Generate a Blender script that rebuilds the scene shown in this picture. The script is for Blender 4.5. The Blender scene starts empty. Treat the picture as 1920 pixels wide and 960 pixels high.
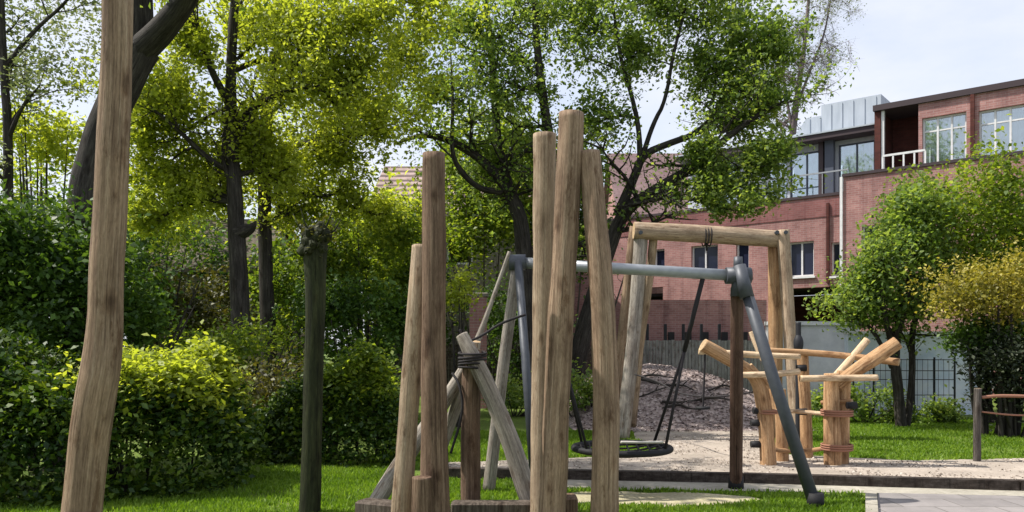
import bpy, math, random
import numpy as np
from mathutils import Vector, Matrix, noise as mnoise

random.seed(7)
rng = np.random.default_rng(11)
S = bpy.context.scene
COL = S.collection
R = math.radians

# ------------------------------------------------------------------ camera
FPX, EYE, HOR = 1507.0, 1.6, 650.0          # focal length in photo pixels, eye height, horizon row
cam_d = bpy.data.cameras.new('camera')
cam = bpy.data.objects.new('camera', cam_d)
COL.objects.link(cam)
cam_d.sensor_width = 36.0
cam_d.lens = 36.0 * FPX / 1920.0
cam_d.shift_y = (HOR - 480.0) / 1920.0
cam_d.clip_start = 0.05
cam_d.clip_end = 2000
cam.location = (0, 0, EYE)
cam.rotation_euler = (R(90), 0, 0)
S.camera = cam

# ------------------------------------------------------------------ light
SUN_EL, SUN_AZ = R(55), math.atan2(-0.99, 0.10)     # azimuth measured from +Y towards +X
w = bpy.data.worlds.new('World')
S.world = w
w.use_nodes = True
nt = w.node_tree
nt.nodes.clear()
def wn(t, **k):
    n = nt.nodes.new(t)
    for a, b in k.items(): setattr(n, a, b)
    return n
sky = wn('ShaderNodeTexSky')
sky.sky_type = 'NISHITA'
sky.sun_disc = False
sky.sun_elevation = SUN_EL
sky.sun_rotation = SUN_AZ
sky.air_density = 1.0
sky.dust_density = 1.5
tc = wn('ShaderNodeTexCoord')
sep = wn('ShaderNodeSeparateXYZ')
nt.links.new(tc.outputs['Generated'], sep.inputs[0])
mp = wn('ShaderNodeMapping')
mp.inputs['Scale'].default_value = (1.6, 1.6, 4.0)
mp.inputs['Location'].default_value = (0.35, 0.2, 0.1)
nt.links.new(tc.outputs['Generated'], mp.inputs[0])
cn = wn('ShaderNodeTexNoise')
cn.inputs['Scale'].default_value = 1.7
cn.inputs['Detail'].default_value = 6
cn.inputs['Roughness'].default_value = 0.55
nt.links.new(mp.outputs[0], cn.inputs['Vector'])
cr = wn('ShaderNodeValToRGB')
cr.color_ramp.elements[0].position = 0.30
cr.color_ramp.elements[0].color = (0.45, 0.45, 0.45, 1)
cr.color_ramp.elements[1].position = 0.62
cr.color_ramp.elements[1].color = (0.97, 0.97, 0.97, 1)
nt.links.new(cn.outputs['Fac'], cr.inputs[0])
mx = wn('ShaderNodeMixRGB')
mx.inputs['Color2'].default_value = (4.35, 4.5, 5.0, 1)
nt.links.new(cr.outputs[0], mx.inputs['Fac'])
nt.links.new(sky.outputs[0], mx.inputs['Color1'])
bg = wn('ShaderNodeBackground')
bg.inputs['Strength'].default_value = 0.13
nt.links.new(mx.outputs[0], bg.inputs['Color'])
wo = wn('ShaderNodeOutputWorld')
nt.links.new(bg.outputs[0], wo.inputs['Surface'])

sl = bpy.data.lights.new('sun', 'SUN')
sl.energy = 4.2
sl.angle = R(0.55)
sl.color = (1.0, 0.945, 0.86)
so = bpy.data.objects.new('sun', sl)
COL.objects.link(so)
sun_dir = Vector((math.sin(SUN_AZ) * math.cos(SUN_EL), math.cos(SUN_AZ) * math.cos(SUN_EL), math.sin(SUN_EL)))
so.rotation_euler = sun_dir.to_track_quat('Z', 'Y').to_euler()
so.location = (-20, 10, 30)

S.view_settings.view_transform = 'Standard'
S.view_settings.look = 'None'
S.view_settings.exposure = 0.74
S.view_settings.gamma = 1.0
S.render.engine = 'CYCLES'
S.cycles.max_bounces = 8
S.cycles.diffuse_bounces = 4
S.cycles.transparent_max_bounces = 8
S.cycles.use_denoising = True

# ------------------------------------------------------------------ helpers
def W(px, py, D):
    """point seen at photo pixel (px, py) at distance D"""
    return Vector(((px - 960.0) / FPX * D, D, EYE + (HOR - py) / FPX * D))
def G(px, py, z=0.0):
    """point of the plane at height z seen at photo pixel"""
    D = (EYE - z) * FPX / (py - HOR)
    return Vector(((px - 960.0) / FPX * D, D, z))

def mat(name, build):
    m = bpy.data.materials.new(name)
    m.use_nodes = True
    t = m.node_tree
    t.nodes.clear()
    out = t.nodes.new('ShaderNodeOutputMaterial')
    sh = build(t)
    t.links.new(sh, out.inputs['Surface'])
    return m
def N(t, typ, ins=None, **k):
    n = t.nodes.new(typ)
    for a, b in k.items(): setattr(n, a, b)
    for a, b in (ins or {}).items():
        if hasattr(b, 'is_output') or isinstance(b, bpy.types.NodeSocket): t.links.new(b, n.inputs[a])
        else: n.inputs[a].default_value = b
    return n
def ramp(t, fac, stops):
    n = t.nodes.new('ShaderNodeValToRGB')
    e = n.color_ramp.elements
    while len(e) < len(stops): e.new(0.5)
    for el, (p, c) in zip(e, stops):
        el.position = p
        el.color = (*c, 1) if len(c) == 3 else c
    t.links.new(fac, n.inputs[0])
    return n.outputs[0]
def coords(t, src, scale):
    if src == 'grain':
        o = N(t, 'ShaderNodeAttribute', attribute_name='grain').outputs['Vector']
    elif src == 'pos':
        o = N(t, 'ShaderNodeNewGeometry').outputs['Position']
    else:
        o = N(t, 'ShaderNodeTexCoord').outputs['Object']
    return N(t, 'ShaderNodeMapping', {'Vector': o, 'Scale': scale}).outputs[0]
def principled(t, color, rough=0.8, bump=None, bstr=0.3, bdist=0.02, spec=0.3, metal=0.0):
    p = N(t, 'ShaderNodeBsdfPrincipled', {'Roughness': rough, 'Metallic': metal, 'Specular IOR Level': spec})
    if isinstance(color, tuple): p.inputs['Base Color'].default_value = (*color, 1)
    else: t.links.new(color, p.inputs['Base Color'])
    if bump is not None:
        b = N(t, 'ShaderNodeBump', {'Height': bump, 'Strength': bstr, 'Distance': bdist})
        t.links.new(b.outputs[0], p.inputs['Normal'])
    return p.outputs[0]

def wood(name, dark, mid, light, src='grain', fine=26, along=1.6, crack=0.5):
    def b(t):
        c = coords(t, src, (fine * 1.9, fine * 1.9, along * .8))
        n1 = N(t, 'ShaderNodeTexNoise', {'Vector': c, 'Scale': 1.0, 'Detail': 8, 'Roughness': 0.72}).outputs['Fac']
        col = ramp(t, n1, [(0.30, dark), (0.5, mid), (0.70, light)])
        # grey weathering and dirt in patches
        c2 = coords(t, src, (3.0, 3.0, 1.3))
        n2 = N(t, 'ShaderNodeTexNoise', {'Vector': c2, 'Scale': 1.6, 'Detail': 6, 'Roughness': 0.65}).outputs['Fac']
        v = ramp(t, n2, [(0.3, (0.58, 0.54, 0.52)), (0.52, (1, 1, 1)), (0.72, (1.2, 1.18, 1.15))])
        col = N(t, 'ShaderNodeMixRGB', {'Fac': 1.0, 'Color1': col, 'Color2': v}, blend_type='MULTIPLY').outputs[0]
        # drying cracks run along the log, knots are dark spots
        c3 = coords(t, src, (60, 60, 1.1))
        n3 = N(t, 'ShaderNodeTexNoise', {'Vector': c3, 'Scale': 1.0, 'Detail': 3, 'Roughness': 0.6}).outputs['Fac']
        k = ramp(t, n3, [(0.34, (0.16, 0.14, 0.13)), (0.40, (1, 1, 1))])
        col = N(t, 'ShaderNodeMixRGB', {'Fac': crack, 'Color1': col, 'Color2': k}, blend_type='MULTIPLY').outputs[0]
        c4 = coords(t, src, (6, 6, 2.6))
        wob = N(t, 'ShaderNodeTexNoise', {'Vector': c4, 'Scale': 3.0, 'Detail': 3}).outputs['Color']
        cw = N(t, 'ShaderNodeMixRGB', {'Fac': 0.22, 'Color1': c4, 'Color2': wob}, blend_type='ADD').outputs[0]
        vo = N(t, 'ShaderNodeTexVoronoi', {'Vector': cw, 'Scale': 1.0}).outputs['Distance']
        kn = ramp(t, vo, [(0.05, (0.25, 0.19, 0.15)), (0.17, (0.8, 0.74, 0.7)), (0.24, (1, 1, 1))])
        col = N(t, 'ShaderNodeMixRGB', {'Fac': 0.75, 'Color1': col, 'Color2': kn}, blend_type='MULTIPLY').outputs[0]
        c5 = coords(t, src, (150, 150, 22))
        n5 = N(t, 'ShaderNodeTexNoise', {'Vector': c5, 'Scale': 1.0, 'Detail': 4, 'Roughness': 0.7}).outputs['Fac']
        fv = ramp(t, n5, [(0.3, (0.66, 0.64, 0.62)), (0.7, (1.28, 1.28, 1.27))])
        col = N(t, 'ShaderNodeMixRGB', {'Fac': 0.85, 'Color1': col, 'Color2': fv}, blend_type='MULTIPLY').outputs[0]
        # remnants of the dark bast layer
        c6 = coords(t, src, (7, 7, 2.4))
        n6 = N(t, 'ShaderNodeTexNoise', {'Vector': c6, 'Scale': 1.3, 'Detail': 8, 'Roughness': 0.72}).outputs['Fac']
        bv = ramp(t, n6, [(0.36, (0.48, 0.40, 0.34)), (0.44, (1, 1, 1)), (0.66, (1, 1, 1)), (0.74, (1.22, 1.2, 1.16))])
        col = N(t, 'ShaderNodeMixRGB', {'Fac': 0.8, 'Color1': col, 'Color2': bv}, blend_type='MULTIPLY').outputs[0]
        hgt = N(t, 'ShaderNodeMath', {0: n1, 1: k}, operation='MULTIPLY').outputs[0]
        return principled(t, col, 0.82, hgt, 0.8, 0.012, 0.2)
    return mat(name, b)

def leafmat(name, c_dark, c_mid, c_light, trans=0.45, tint=(1.5, 1.35, 0.5), freq=0.9):
    def b(t):
        rnd = N(t, 'ShaderNodeNewGeometry').outputs['Random Per Island']
        pos = coords(t, 'pos', (1, 1, 1))
        n = N(t, 'ShaderNodeTexNoise', {'Vector': pos, 'Scale': freq, 'Detail': 3}).outputs['Fac']
        a = N(t, 'ShaderNodeMath', {0: rnd, 1: 0.55}, operation='MULTIPLY').outputs[0]
        n2 = N(t, 'ShaderNodeMath', {0: n, 1: 0.95}, operation='MULTIPLY').outputs[0]
        s = N(t, 'ShaderNodeMath', {0: a, 1: n2}, operation='ADD').outputs[0]
        col = ramp(t, s, [(0.38, c_dark), (0.72, c_mid), (1.02, c_light)])
        p = principled(t, col, 0.5, spec=0.35)
        tcol = N(t, 'ShaderNodeMixRGB', {'Fac': 1.0, 'Color1': col, 'Color2': (*tint, 1)}, blend_type='MULTIPLY').outputs[0]
        tr = N(t, 'ShaderNodeBsdfTranslucent', {'Color': tcol}).outputs[0]
        return N(t, 'ShaderNodeMixShader', {0: trans, 1: p, 2: tr}).outputs[0]
    return mat(name, b)

def speckle(name, stops, scale=30, scale2=1.2, lo=0.75, hi=1.2, rough=0.9, bstr=0.4, src='pos'):
    def b(t):
        c = coords(t, src, (1, 1, 1))
        n1 = N(t, 'ShaderNodeTexNoise', {'Vector': c, 'Scale': scale, 'Detail': 4, 'Roughness': 0.7}).outputs['Fac']
        n2 = N(t, 'ShaderNodeTexNoise', {'Vector': c, 'Scale': scale2, 'Detail': 4}).outputs['Fac']
        col = ramp(t, n1, stops)
        v = ramp(t, n2, [(0.3, (lo,) * 3), (0.7, (hi,) * 3)])
        col = N(t, 'ShaderNodeMixRGB', {'Fac': 1.0, 'Color1': col, 'Color2': v}, blend_type='MULTIPLY').outputs[0]
        return principled(t, col, rough, n1, bstr, 0.02, 0.2)
    return mat(name, b)

M = {}
M['post'] = wood('weathered_post_wood', (0.125, 0.082, 0.056), (0.26, 0.18, 0.122), (0.375, 0.285, 0.205), crack=.4)
M['post_dark'] = wood('dark_post_wood', (0.065, 0.041, 0.029), (0.15, 0.098, 0.067), (0.25, 0.178, 0.127), crack=.5)
M['post_pale'] = wood('pale_post_wood', (0.2, 0.145, 0.1), (0.345, 0.26, 0.182), (0.46, 0.375, 0.28), crack=.4)
M['post_grey'] = wood('silvered_wood', (0.15, 0.135, 0.115), (0.29, 0.26, 0.225), (0.42, 0.39, 0.345))
M['robinia'] = wood('orange_robinia_wood', (0.23, 0.125, 0.06), (0.42, 0.255, 0.135), (0.58, 0.41, 0.25), crack=0.4)
M['robinia_pale'] = wood('peeled_robinia_wood', (0.4, 0.26, 0.14), (0.62, 0.46, 0.3), (0.74, 0.62, 0.46), crack=0.25)
M['cut'] = speckle('cut_log_end', [(0.3, (0.3, 0.2, 0.11)), (0.7, (0.5, 0.37, 0.23))], 22, src='obj')
M['beam'] = wood('damp_beam_wood', (0.045, 0.035, 0.028), (0.1, 0.08, 0.065), (0.2, 0.17, 0.14), src='obj', fine=20)
M['bark'] = wood('dark_bark', (0.012, 0.011, 0.010), (0.035, 0.031, 0.027), (0.085, 0.078, 0.068), fine=16, along=3.5, crack=0.7)
M['bark_grey'] = wood('grey_bark', (0.03, 0.027, 0.024), (0.08, 0.07, 0.062), (0.16, 0.145, 0.13), fine=16, along=3.5, crack=0.7)
M['bark_moss'] = wood('mossy_bark', (0.010, 0.012, 0.006), (0.026, 0.031, 0.013), (0.055, 0.062, 0.026), fine=16, along=3.5, crack=0.7)
M['bark_birch'] = wood('purple_twig_bark', (0.07, 0.055, 0.06), (0.15, 0.12, 0.125), (0.28, 0.25, 0.25), fine=16, along=6)

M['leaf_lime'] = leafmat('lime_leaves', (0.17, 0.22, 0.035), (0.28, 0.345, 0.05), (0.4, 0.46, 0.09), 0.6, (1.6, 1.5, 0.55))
M['leaf_green'] = leafmat('green_leaves', (0.065, 0.12, 0.032), (0.145, 0.235, 0.06), (0.26, 0.35, 0.11), 0.6, (1.6, 1.45, .55))
M['leaf_mid'] = leafmat('mid_green_leaves', (0.05, 0.09, 0.014), (0.13, 0.21, 0.028), (0.25, 0.32, 0.05), 0.58, (1.6, 1.45, .55))
M['leaf_dark'] = leafmat('dark_leaves', (0.018, 0.045, 0.009), (0.05, 0.108, 0.018), (0.105, 0.19, 0.032), 0.42)
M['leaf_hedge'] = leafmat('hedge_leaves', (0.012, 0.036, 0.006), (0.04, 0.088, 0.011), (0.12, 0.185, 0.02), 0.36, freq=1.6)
M['leaf_olive'] = leafmat('olive_leaves', (0.03, 0.035, 0.01), (0.07, 0.075, 0.02), (0.13, 0.13, 0.035), 0.35)
M['leaf_yellow'] = leafmat('golden_leaves', (0.09, 0.1, 0.016), (0.3, 0.27, 0.045), (0.47, 0.41, 0.09), 0.4, (1.2, 1.15, 0.5))
M['leaf_plum'] = leafmat('plum_dark_leaves', (0.008, 0.015, 0.007), (0.022, 0.034, 0.016), (0.06, 0.075, 0.035), 0.2, (1, 1, 1))
M['leaf_pale'] = leafmat('pale_young_leaves', (0.09, 0.12, 0.05), (0.17, 0.21, 0.09), (0.27, 0.3, 0.15), 0.45, (1.1, 1.1, 0.7))

M['lawn'] = speckle('lawn_soil_and_grass', [(0.34, (0.085, 0.07, 0.035)), (0.5, (0.09, 0.14, 0.018)), (0.75, (0.14, 0.22, 0.03))], 14, 0.7)
M['blade'] = leafmat('grass_blades', (0.075, 0.145, 0.010), (0.145, 0.26, 0.018), (0.235, 0.35, 0.05), 0.5, (1.2, 1.2, 0.5), 1.1)
M['sand'] = speckle('pale_sand', [(0.25, (0.2, 0.165, 0.135)), (0.42, (0.35, 0.30, 0.25)), (0.6, (0.4, 0.345, 0.29)), (0.85, (0.5, 0.44, 0.38))], 20, 1.3, 0.7, 1.15)
M['sandpath'] = speckle('worn_sandy_path', [(0.25, (0.22, 0.21, 0.1)), (0.5, (0.38, 0.34, 0.22)), (0.8, (0.47, 0.43, 0.31))], 26, 1.5, 0.8, 1.12)
M['paving'] = speckle('grey_paving', [(0.3, (0.225, 0.205, 0.2)), (0.7, (0.31, 0.288, 0.282))], 34, 1.6, 0.78, 1.12, 0.85, 0.15)
def slabs(t):
    c = coords(t, 'pos', (1, 1, 1))
    br = N(t, 'ShaderNodeTexBrick', {'Vector': c, 'Color1': (.255, .236, .23, 1), 'Color2': (.21, .195, .19, 1), 'Mortar': (.13, .12, .11, 1), 'Scale': 1.0, 'Mortar Size': .008, 'Brick Width': .6, 'Row Height': .4}).outputs['Color']
    n = N(t, 'ShaderNodeTexNoise', {'Vector': c, 'Scale': 2.2, 'Detail': 8, 'Roughness': .7}).outputs['Fac']
    v = ramp(t, n, [(.3, (.72, .72, .72)), (.7, (1.15, 1.14, 1.13))])
    return principled(t, N(t, 'ShaderNodeMixRGB', {'Fac': 1.0, 'Color1': br, 'Color2': v}, blend_type='MULTIPLY').outputs[0], .85)
M['slabs'] = mat('worn_grey_slabs', slabs)
M['stone'] = speckle('pale_edge_stone', [(0.3, (0.27, 0.25, 0.2)), (0.7, (0.4, 0.37, 0.31))], 14, 1.5)
M['mulch'] = speckle('bark_mulch', [(0.32, (0.10, 0.074, 0.068)), (0.47, (0.26, 0.205, 0.19)), (0.7, (0.43, 0.36, 0.335))], 8, 1.1, 0.6, 1.2, 0.95, 1.0)
M['kerbwood'] = wood('dark_sleeper_wood', (0.02, 0.016, 0.013), (0.05, 0.04, 0.034), (0.11, 0.095, 0.085), src='obj', fine=3, along=20)
M['steel'] = mat('galvanised_steel', lambda t: principled(t, ramp(t, N(t, 'ShaderNodeTexNoise', {'Vector': coords(t, 'pos', (1, 1, 1)), 'Scale': 14, 'Detail': 3}).outputs['Fac'], [(0.3, (0.27, 0.285, 0.305)), (0.7, (0.34, 0.355, 0.375))]), 0.45, spec=0.5, metal=0.3))
M['steel_dark'] = mat('dark_blue_steel', lambda t: principled(t, ramp(t, N(t, 'ShaderNodeTexNoise', {'Vector': coords(t, 'pos', (1, 1, 1)), 'Scale': 18, 'Detail': 3}).outputs['Fac'], [(0.3, (0.058, 0.064, 0.076)), (0.7, (0.073, 0.08, 0.094))]), 0.5, spec=0.4, metal=0.2))
M['swing_leg'] = wood('brown_swing_leg', (0.06, 0.035, 0.025), (0.115, 0.068, 0.05), (0.18, 0.115, 0.085))
M['rubber'] = mat('black_rubber', lambda t: principled(t, (0.014, 0.014, 0.016), 0.7))
M['rope'] = mat('black_rope', lambda t: principled(t, (0.025, 0.022, 0.024), 0.85))
M['rope_pale'] = mat('pale_rope', lambda t: principled(t, (0.5, 0.47, 0.42), 0.85))
M['rope_brown'] = mat('rust_brown_rope', lambda t: principled(t, (0.27, 0.13, 0.085), 0.85))

def brick(name, c1, c2, mortar):
    def b(t):
        o = N(t, 'ShaderNodeTexCoord').outputs['Object']
        s = N(t, 'ShaderNodeSeparateXYZ', {0: o})
        u = N(t, 'ShaderNodeMath', {0: s.outputs['X'], 1: s.outputs['Y']}, operation='ADD').outputs[0]
        c = N(t, 'ShaderNodeCombineXYZ', {'X': u, 'Y': s.outputs['Z']}).outputs[0]
        br = N(t, 'ShaderNodeTexBrick', {'Vector': c, 'Color1': (*c1, 1), 'Color2': (*c2, 1), 'Mortar': (*mortar, 1), 'Scale': 1.0,
                                         'Mortar Size': 0.006, 'Brick Width': 0.22, 'Row Height': 0.075, 'Bias': 0.0})
        n = N(t, 'ShaderNodeTexNoise', {'Vector': o, 'Scale': 0.9, 'Detail': 6, 'Roughness': 0.65}).outputs['Fac']
        v = ramp(t, n, [(0.3, (0.7, 0.68, 0.69)), (0.7, (1.2, 1.18, 1.16))])
        col = N(t, 'ShaderNodeMixRGB', {'Fac': 1.0, 'Color1': br.outputs['Color'], 'Color2': v}, blend_type='MULTIPLY').outputs[0]
        sn = N(t, 'ShaderNodeTexNoise', {'Vector': N(t, 'ShaderNodeMapping', {'Vector': o, 'Scale': (2.6, 2.6, .22)}).outputs[0], 'Scale': 1.0, 'Detail': 5, 'Roughness': 0.7}).outputs['Fac']
        sv = ramp(t, sn, [(0.34, (0.66, 0.64, 0.66)), (0.48, (1, 1, 1)), (0.66, (1, 1, 1)), (0.75, (1.15, 1.15, 1.16))])
        col = N(t, 'ShaderNodeMixRGB', {'Fac': 0.8, 'Color1': col, 'Color2': sv}, blend_type='MULTIPLY').outputs[0]
        return principled(t, col, 0.9, br.outputs['Fac'], -0.3, 0.01, 0.2)
    return mat(name, b)
M['brick'] = brick('red_brick', (0.375, 0.2, 0.185), (0.29, 0.143, 0.133), (0.37, 0.29, 0.275))
M['brick_dark'] = brick('shaded_brick_and_pipe', (0.105, 0.034, 0.028), (0.07, 0.024, 0.02), (0.07, 0.04, 0.035))  # brick darkened to hold the shade of the recesses; downpipes share it
M['fascia'] = mat('dark_fascia', lambda t: principled(t, (0.05, 0.035, 0.04), 0.6))
M['white'] = speckle('white_paint', [(0.3, (0.62, 0.62, 0.63)), (0.7, (0.78, 0.78, 0.78))], 6, 0.7, 0.85, 1.05, 0.6, 0.05)
M['zinc'] = mat('pale_zinc', lambda t: principled(t, ramp(t, N(t, 'ShaderNodeTexNoise', {'Vector': coords(t, 'obj', (2, 2, 0.4)), 'Scale': 2.5, 'Detail': 4}).outputs['Fac'], [(0.3, (0.33, 0.37, 0.42)), (0.7, (0.42, 0.46, 0.51))]), 0.55, spec=0.3))
M['panel'] = speckle('grey_blue_panel', [(0.3, (0.38, 0.4, 0.44)), (0.7, (0.48, 0.5, 0.54))], 5, 0.8, 0.9, 1.08, 0.6, 0.05)
M['darkframe'] = mat('dark_blue_frame', lambda t: principled(t, (0.075, 0.085, 0.115), 0.5))
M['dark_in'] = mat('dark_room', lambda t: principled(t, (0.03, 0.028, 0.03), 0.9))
M['curtain'] = speckle('pale_curtain', [(0.3, (0.66, 0.72, 0.71)), (0.7, (0.8, 0.84, 0.83))], 4, 1.5, 0.8, 1.1, 0.9, 0.1, 'obj')
def glassb(t):
    g = N(t, 'ShaderNodeBsdfGlossy', {'Roughness': 0.03, 'Color': (0.9, 0.95, 1, 1)}).outputs[0]
    tr = N(t, 'ShaderNodeBsdfTransparent', {'Color': (0.9, 0.97, 0.98, 1)}).outputs[0]
    fr = N(t, 'ShaderNodeFresnel', {'IOR': 1.6}).outputs[0]
    f = N(t, 'ShaderNodeMath', {0: fr, 1: 0.24}, operation='ADD').outputs[0]
    return N(t, 'ShaderNodeMixShader', {0: f, 1: tr, 2: g}).outputs[0]
M['glass'] = mat('window_glass', glassb)
M['glass_dark'] = mat('dark_blue_glass', lambda t: principled(t, (0.018, 0.022, 0.045), 0.06, spec=0.25))
def tiles(t):
    o = N(t, 'ShaderNodeTexCoord').outputs['Object']
    wv = N(t, 'ShaderNodeTexWave', {'Vector': N(t, 'ShaderNodeMapping', {'Vector': o, 'Scale': (0, 0, 1)}).outputs[0], 'Scale': 1.05, 'Distortion': 0.4}, wave_type='BANDS', bands_direction='Z').outputs['Fac']
    n = N(t, 'ShaderNodeTexNoise', {'Vector': o, 'Scale': 3, 'Detail': 5}).outputs['Fac']
    col = ramp(t, wv, [(0.1, (0.09, 0.065, 0.06)), (0.45, (0.25, 0.185, 0.17)), (0.9, (0.33, 0.26, 0.24))])
    v = ramp(t, n, [(0.3, (0.75, 0.72, 0.7)), (0.7, (1.2, 1.15, 1.1))])
    col = N(t, 'ShaderNodeMixRGB', {'Fac': 1.0, 'Color1': col, 'Color2': v}, blend_type='MULTIPLY').outputs[0]
    return principled(t, col, 0.85, wv, 0.6, 0.05)
M['tiles'] = mat('weathered_roof_tiles', tiles)
M['pinkroof'] = speckle('dull_pink_roof', [(0.3, (0.13, 0.085, 0.085)), (0.7, (0.22, 0.15, 0.15))], 5, 1.0, 0.8, 1.15)
M['brownroof'] = speckle('brown_roof', [(0.3, (0.06, 0.05, 0.035)), (0.7, (0.13, 0.11, 0.08))], 8, 1.0, 0.8, 1.2)
M['render'] = speckle('beige_render', [(0.3, (0.2, 0.18, 0.15)), (0.7, (0.29, 0.26, 0.22))], 6, 0.8, 0.8, 1.1)
M['greywood'] = wood('grey_fence_boards', (0.13, 0.125, 0.125), (0.24, 0.235, 0.23), (0.36, 0.35, 0.34), src='obj', fine=9, along=1.0)
M['mural'] = speckle('pale_blue_painted_wall', [(0.3, (0.5, 0.59, 0.72)), (0.55, (0.66, 0.72, 0.8)), (0.75, (0.77, 0.79, 0.82))], 2.2, 0.8, 0.8, 1.12, 0.85, 0.1)
M['greywall'] = speckle('pale_grey_wall', [(0.3, (0.56, 0.57, 0.59)), (0.7, (0.74, 0.74, 0.75))], 2.6, 0.8, 0.78, 1.1, 0.85, 0.1)
M['iron'] = mat('dark_iron', lambda t: principled(t, (0.02, 0.021, 0.026), 0.6))
M['blueglass'] = mat('blue_window_pane', lambda t: principled(t, (0.13, 0.22, 0.28), 0.2, spec=0.5))

class MB:
    """collects shapes for one mesh"""
    def __init__(s): s.v, s.f, s.g, s.m = [], [], [], []
    def tube(s, pts, rad, seg=10, wob=0.0, caps=True, smooth=2, capmat=0, bump=0.0):
        pts = [Vector(p) for p in pts]
        if not isinstance(rad, (list, tuple)): rad = [rad] * len(pts)
        rad = list(rad)
        for _ in range(smooth if len(pts) > 2 else 0):
            np_, nr = [pts[0]], [rad[0]]
            for i in range(len(pts) - 1):
                a, b = pts[i], pts[i + 1]
                np_ += [a.lerp(b, .25), a.lerp(b, .75)]
                nr += [rad[i] * .75 + rad[i + 1] * .25, rad[i] * .25 + rad[i + 1] * .75]
            np_.append(pts[-1]); nr.append(rad[-1])
            pts, rad = np_, nr
        if bump > 0 and len(pts) < 18:                 # more rings, so that a log can have an uneven surface
            q, qr = [], []
            k = max(1, int(20 / (len(pts) - 1)))
            for i in range(len(pts) - 1):
                for j in range(k):
                    q.append(pts[i].lerp(pts[i + 1], j / k)); qr.append(rad[i] + (rad[i + 1] - rad[i]) * j / k)
            q.append(pts[-1]); qr.append(rad[-1])
            pts, rad = q, qr
        n = len(pts)
        base = len(s.v)
        t0 = (pts[1] - pts[0]).normalized()
        ref = Vector((1, 0, 0)) if abs(t0.x) < 0.9 else Vector((0, 1, 0))
        u = t0.cross(ref).normalized()
        L = random.uniform(0, 30)
        off = Vector((random.uniform(0, 20), random.uniform(0, 20), random.uniform(0, 20)))
        for i in range(n):
            t = (pts[min(i + 1, n - 1)] - pts[max(i - 1, 0)]).normalized()
            u = (u - t * u.dot(t)).normalized()
            v = t.cross(u)
            if i: L += (pts[i] - pts[i - 1]).length
            for k in range(seg):
                a = 2 * math.pi * k / seg
                d = u * math.cos(a) + v * math.sin(a)
                r = rad[i]
                if bump > 0:
                    r *= 1 + bump * mnoise.noise(Vector((math.cos(a) * 0.9, math.sin(a) * 0.9, L * 2.3)) + off)
                s.v.append(pts[i] + d * r)
                s.g.append((math.cos(a) * rad[i] + off.x, math.sin(a) * rad[i], L))
        for i in range(n - 1):
            for k in range(seg):
                k2 = (k + 1) % seg
                s.f.append((base + i * seg + k, base + i * seg + k2, base + (i + 1) * seg + k2, base + (i + 1) * seg + k)); s.m.append(0)
        if caps:
            s.f.append(tuple(base + k for k in reversed(range(seg)))); s.m.append(capmat)
            s.f.append(tuple(base + (n - 1) * seg + k for k in range(seg))); s.m.append(capmat)
        return s
    def box(s, c, size, rot=0.0, bev=0.0):
        hx, hy, hz = (x / 2 for x in size)
        c = Vector(c)
        cr, sr = math.cos(rot), math.sin(rot)
        base = len(s.v)
        def put(x, y, z):
            s.v.append(c + Vector((x * cr - y * sr, x * sr + y * cr, z))); s.g.append((x, y, z))
        if bev <= 0:
            for z in (-hz, hz):
                for x, y in ((-hx, -hy), (hx, -hy), (hx, hy), (-hx, hy)): put(x, y, z)
            fs = [(0, 3, 2, 1), (4, 5, 6, 7), (0, 1, 5, 4), (1, 2, 6, 5), (2, 3, 7, 6), (3, 0, 4, 7)]
        else:
            b = min(bev, hx * .9, hy * .9, hz * .9)
            rings = [(-hz, b), (-hz + b, 0), (hz - b, 0), (hz, b)]
            for z, i in rings:
                X, Y = hx - i, hy - i
                bb = b * 0.7
                for x, y in ((-X + bb, -Y), (X - bb, -Y), (X, -Y + bb), (X, Y - bb), (X - bb, Y), (-X + bb, Y), (-X, Y - bb), (-X, -Y + bb)): put(x, y, z)
            fs = [tuple(reversed(range(8))), tuple(range(24, 32))]
            for r_ in range(3):
                for k in range(8):
                    k2 = (k + 1) % 8
                    fs.append((r_ * 8 + k, r_ * 8 + k2, r_ * 8 + 8 + k2, r_ * 8 + 8 + k))
        for f in fs: s.f.append(tuple(base + i for i in f)); s.m.append(0)
        return s
    def bar(s, a, b, wdt, hgt):
        """a rectangular bar from a to b"""
        a, b = Vector(a), Vector(b)
        t = (b - a).normalized()
        side = t.cross(Vector((0, 0, 1)))
        side = side.normalized() if side.length > 1e-4 else Vector((1, 0, 0))
        up = side.cross(t)
        base = len(s.v)
        for p in (a, b):
            for x, z in ((-1, -1), (1, -1), (1, 1), (-1, 1)):
                s.v.append(p + side * (x * wdt / 2) + up * (z * hgt / 2)); s.g.append(tuple(s.v[-1]))
        for f in [(0, 1, 2, 3), (7, 6, 5, 4), (0, 4, 5, 1), (1, 5, 6, 2), (2, 6, 7, 3), (3, 7, 4, 0)]:
            s.f.append(tuple(base + i for i in f)); s.m.append(0)
        return s
    def prism(s, poly, z0, z1):
        """poly (x, y) counter-clockwise, from z0 to z1"""
        n = len(poly); base = len(s.v)
        for z in (z0, z1):
            for x, y in poly: s.v.append(Vector((x, y, z))); s.g.append((x, y, z))
        s.f.append(tuple(base + i for i in reversed(range(n)))); s.f.append(tuple(base + n + i for i in range(n)))
        s.m += [0, 0]
        for i in range(n):
            j = (i + 1) % n
            s.f.append((base + i, base + j, base + n + j, base + n + i)); s.m.append(0)
        return s
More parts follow.
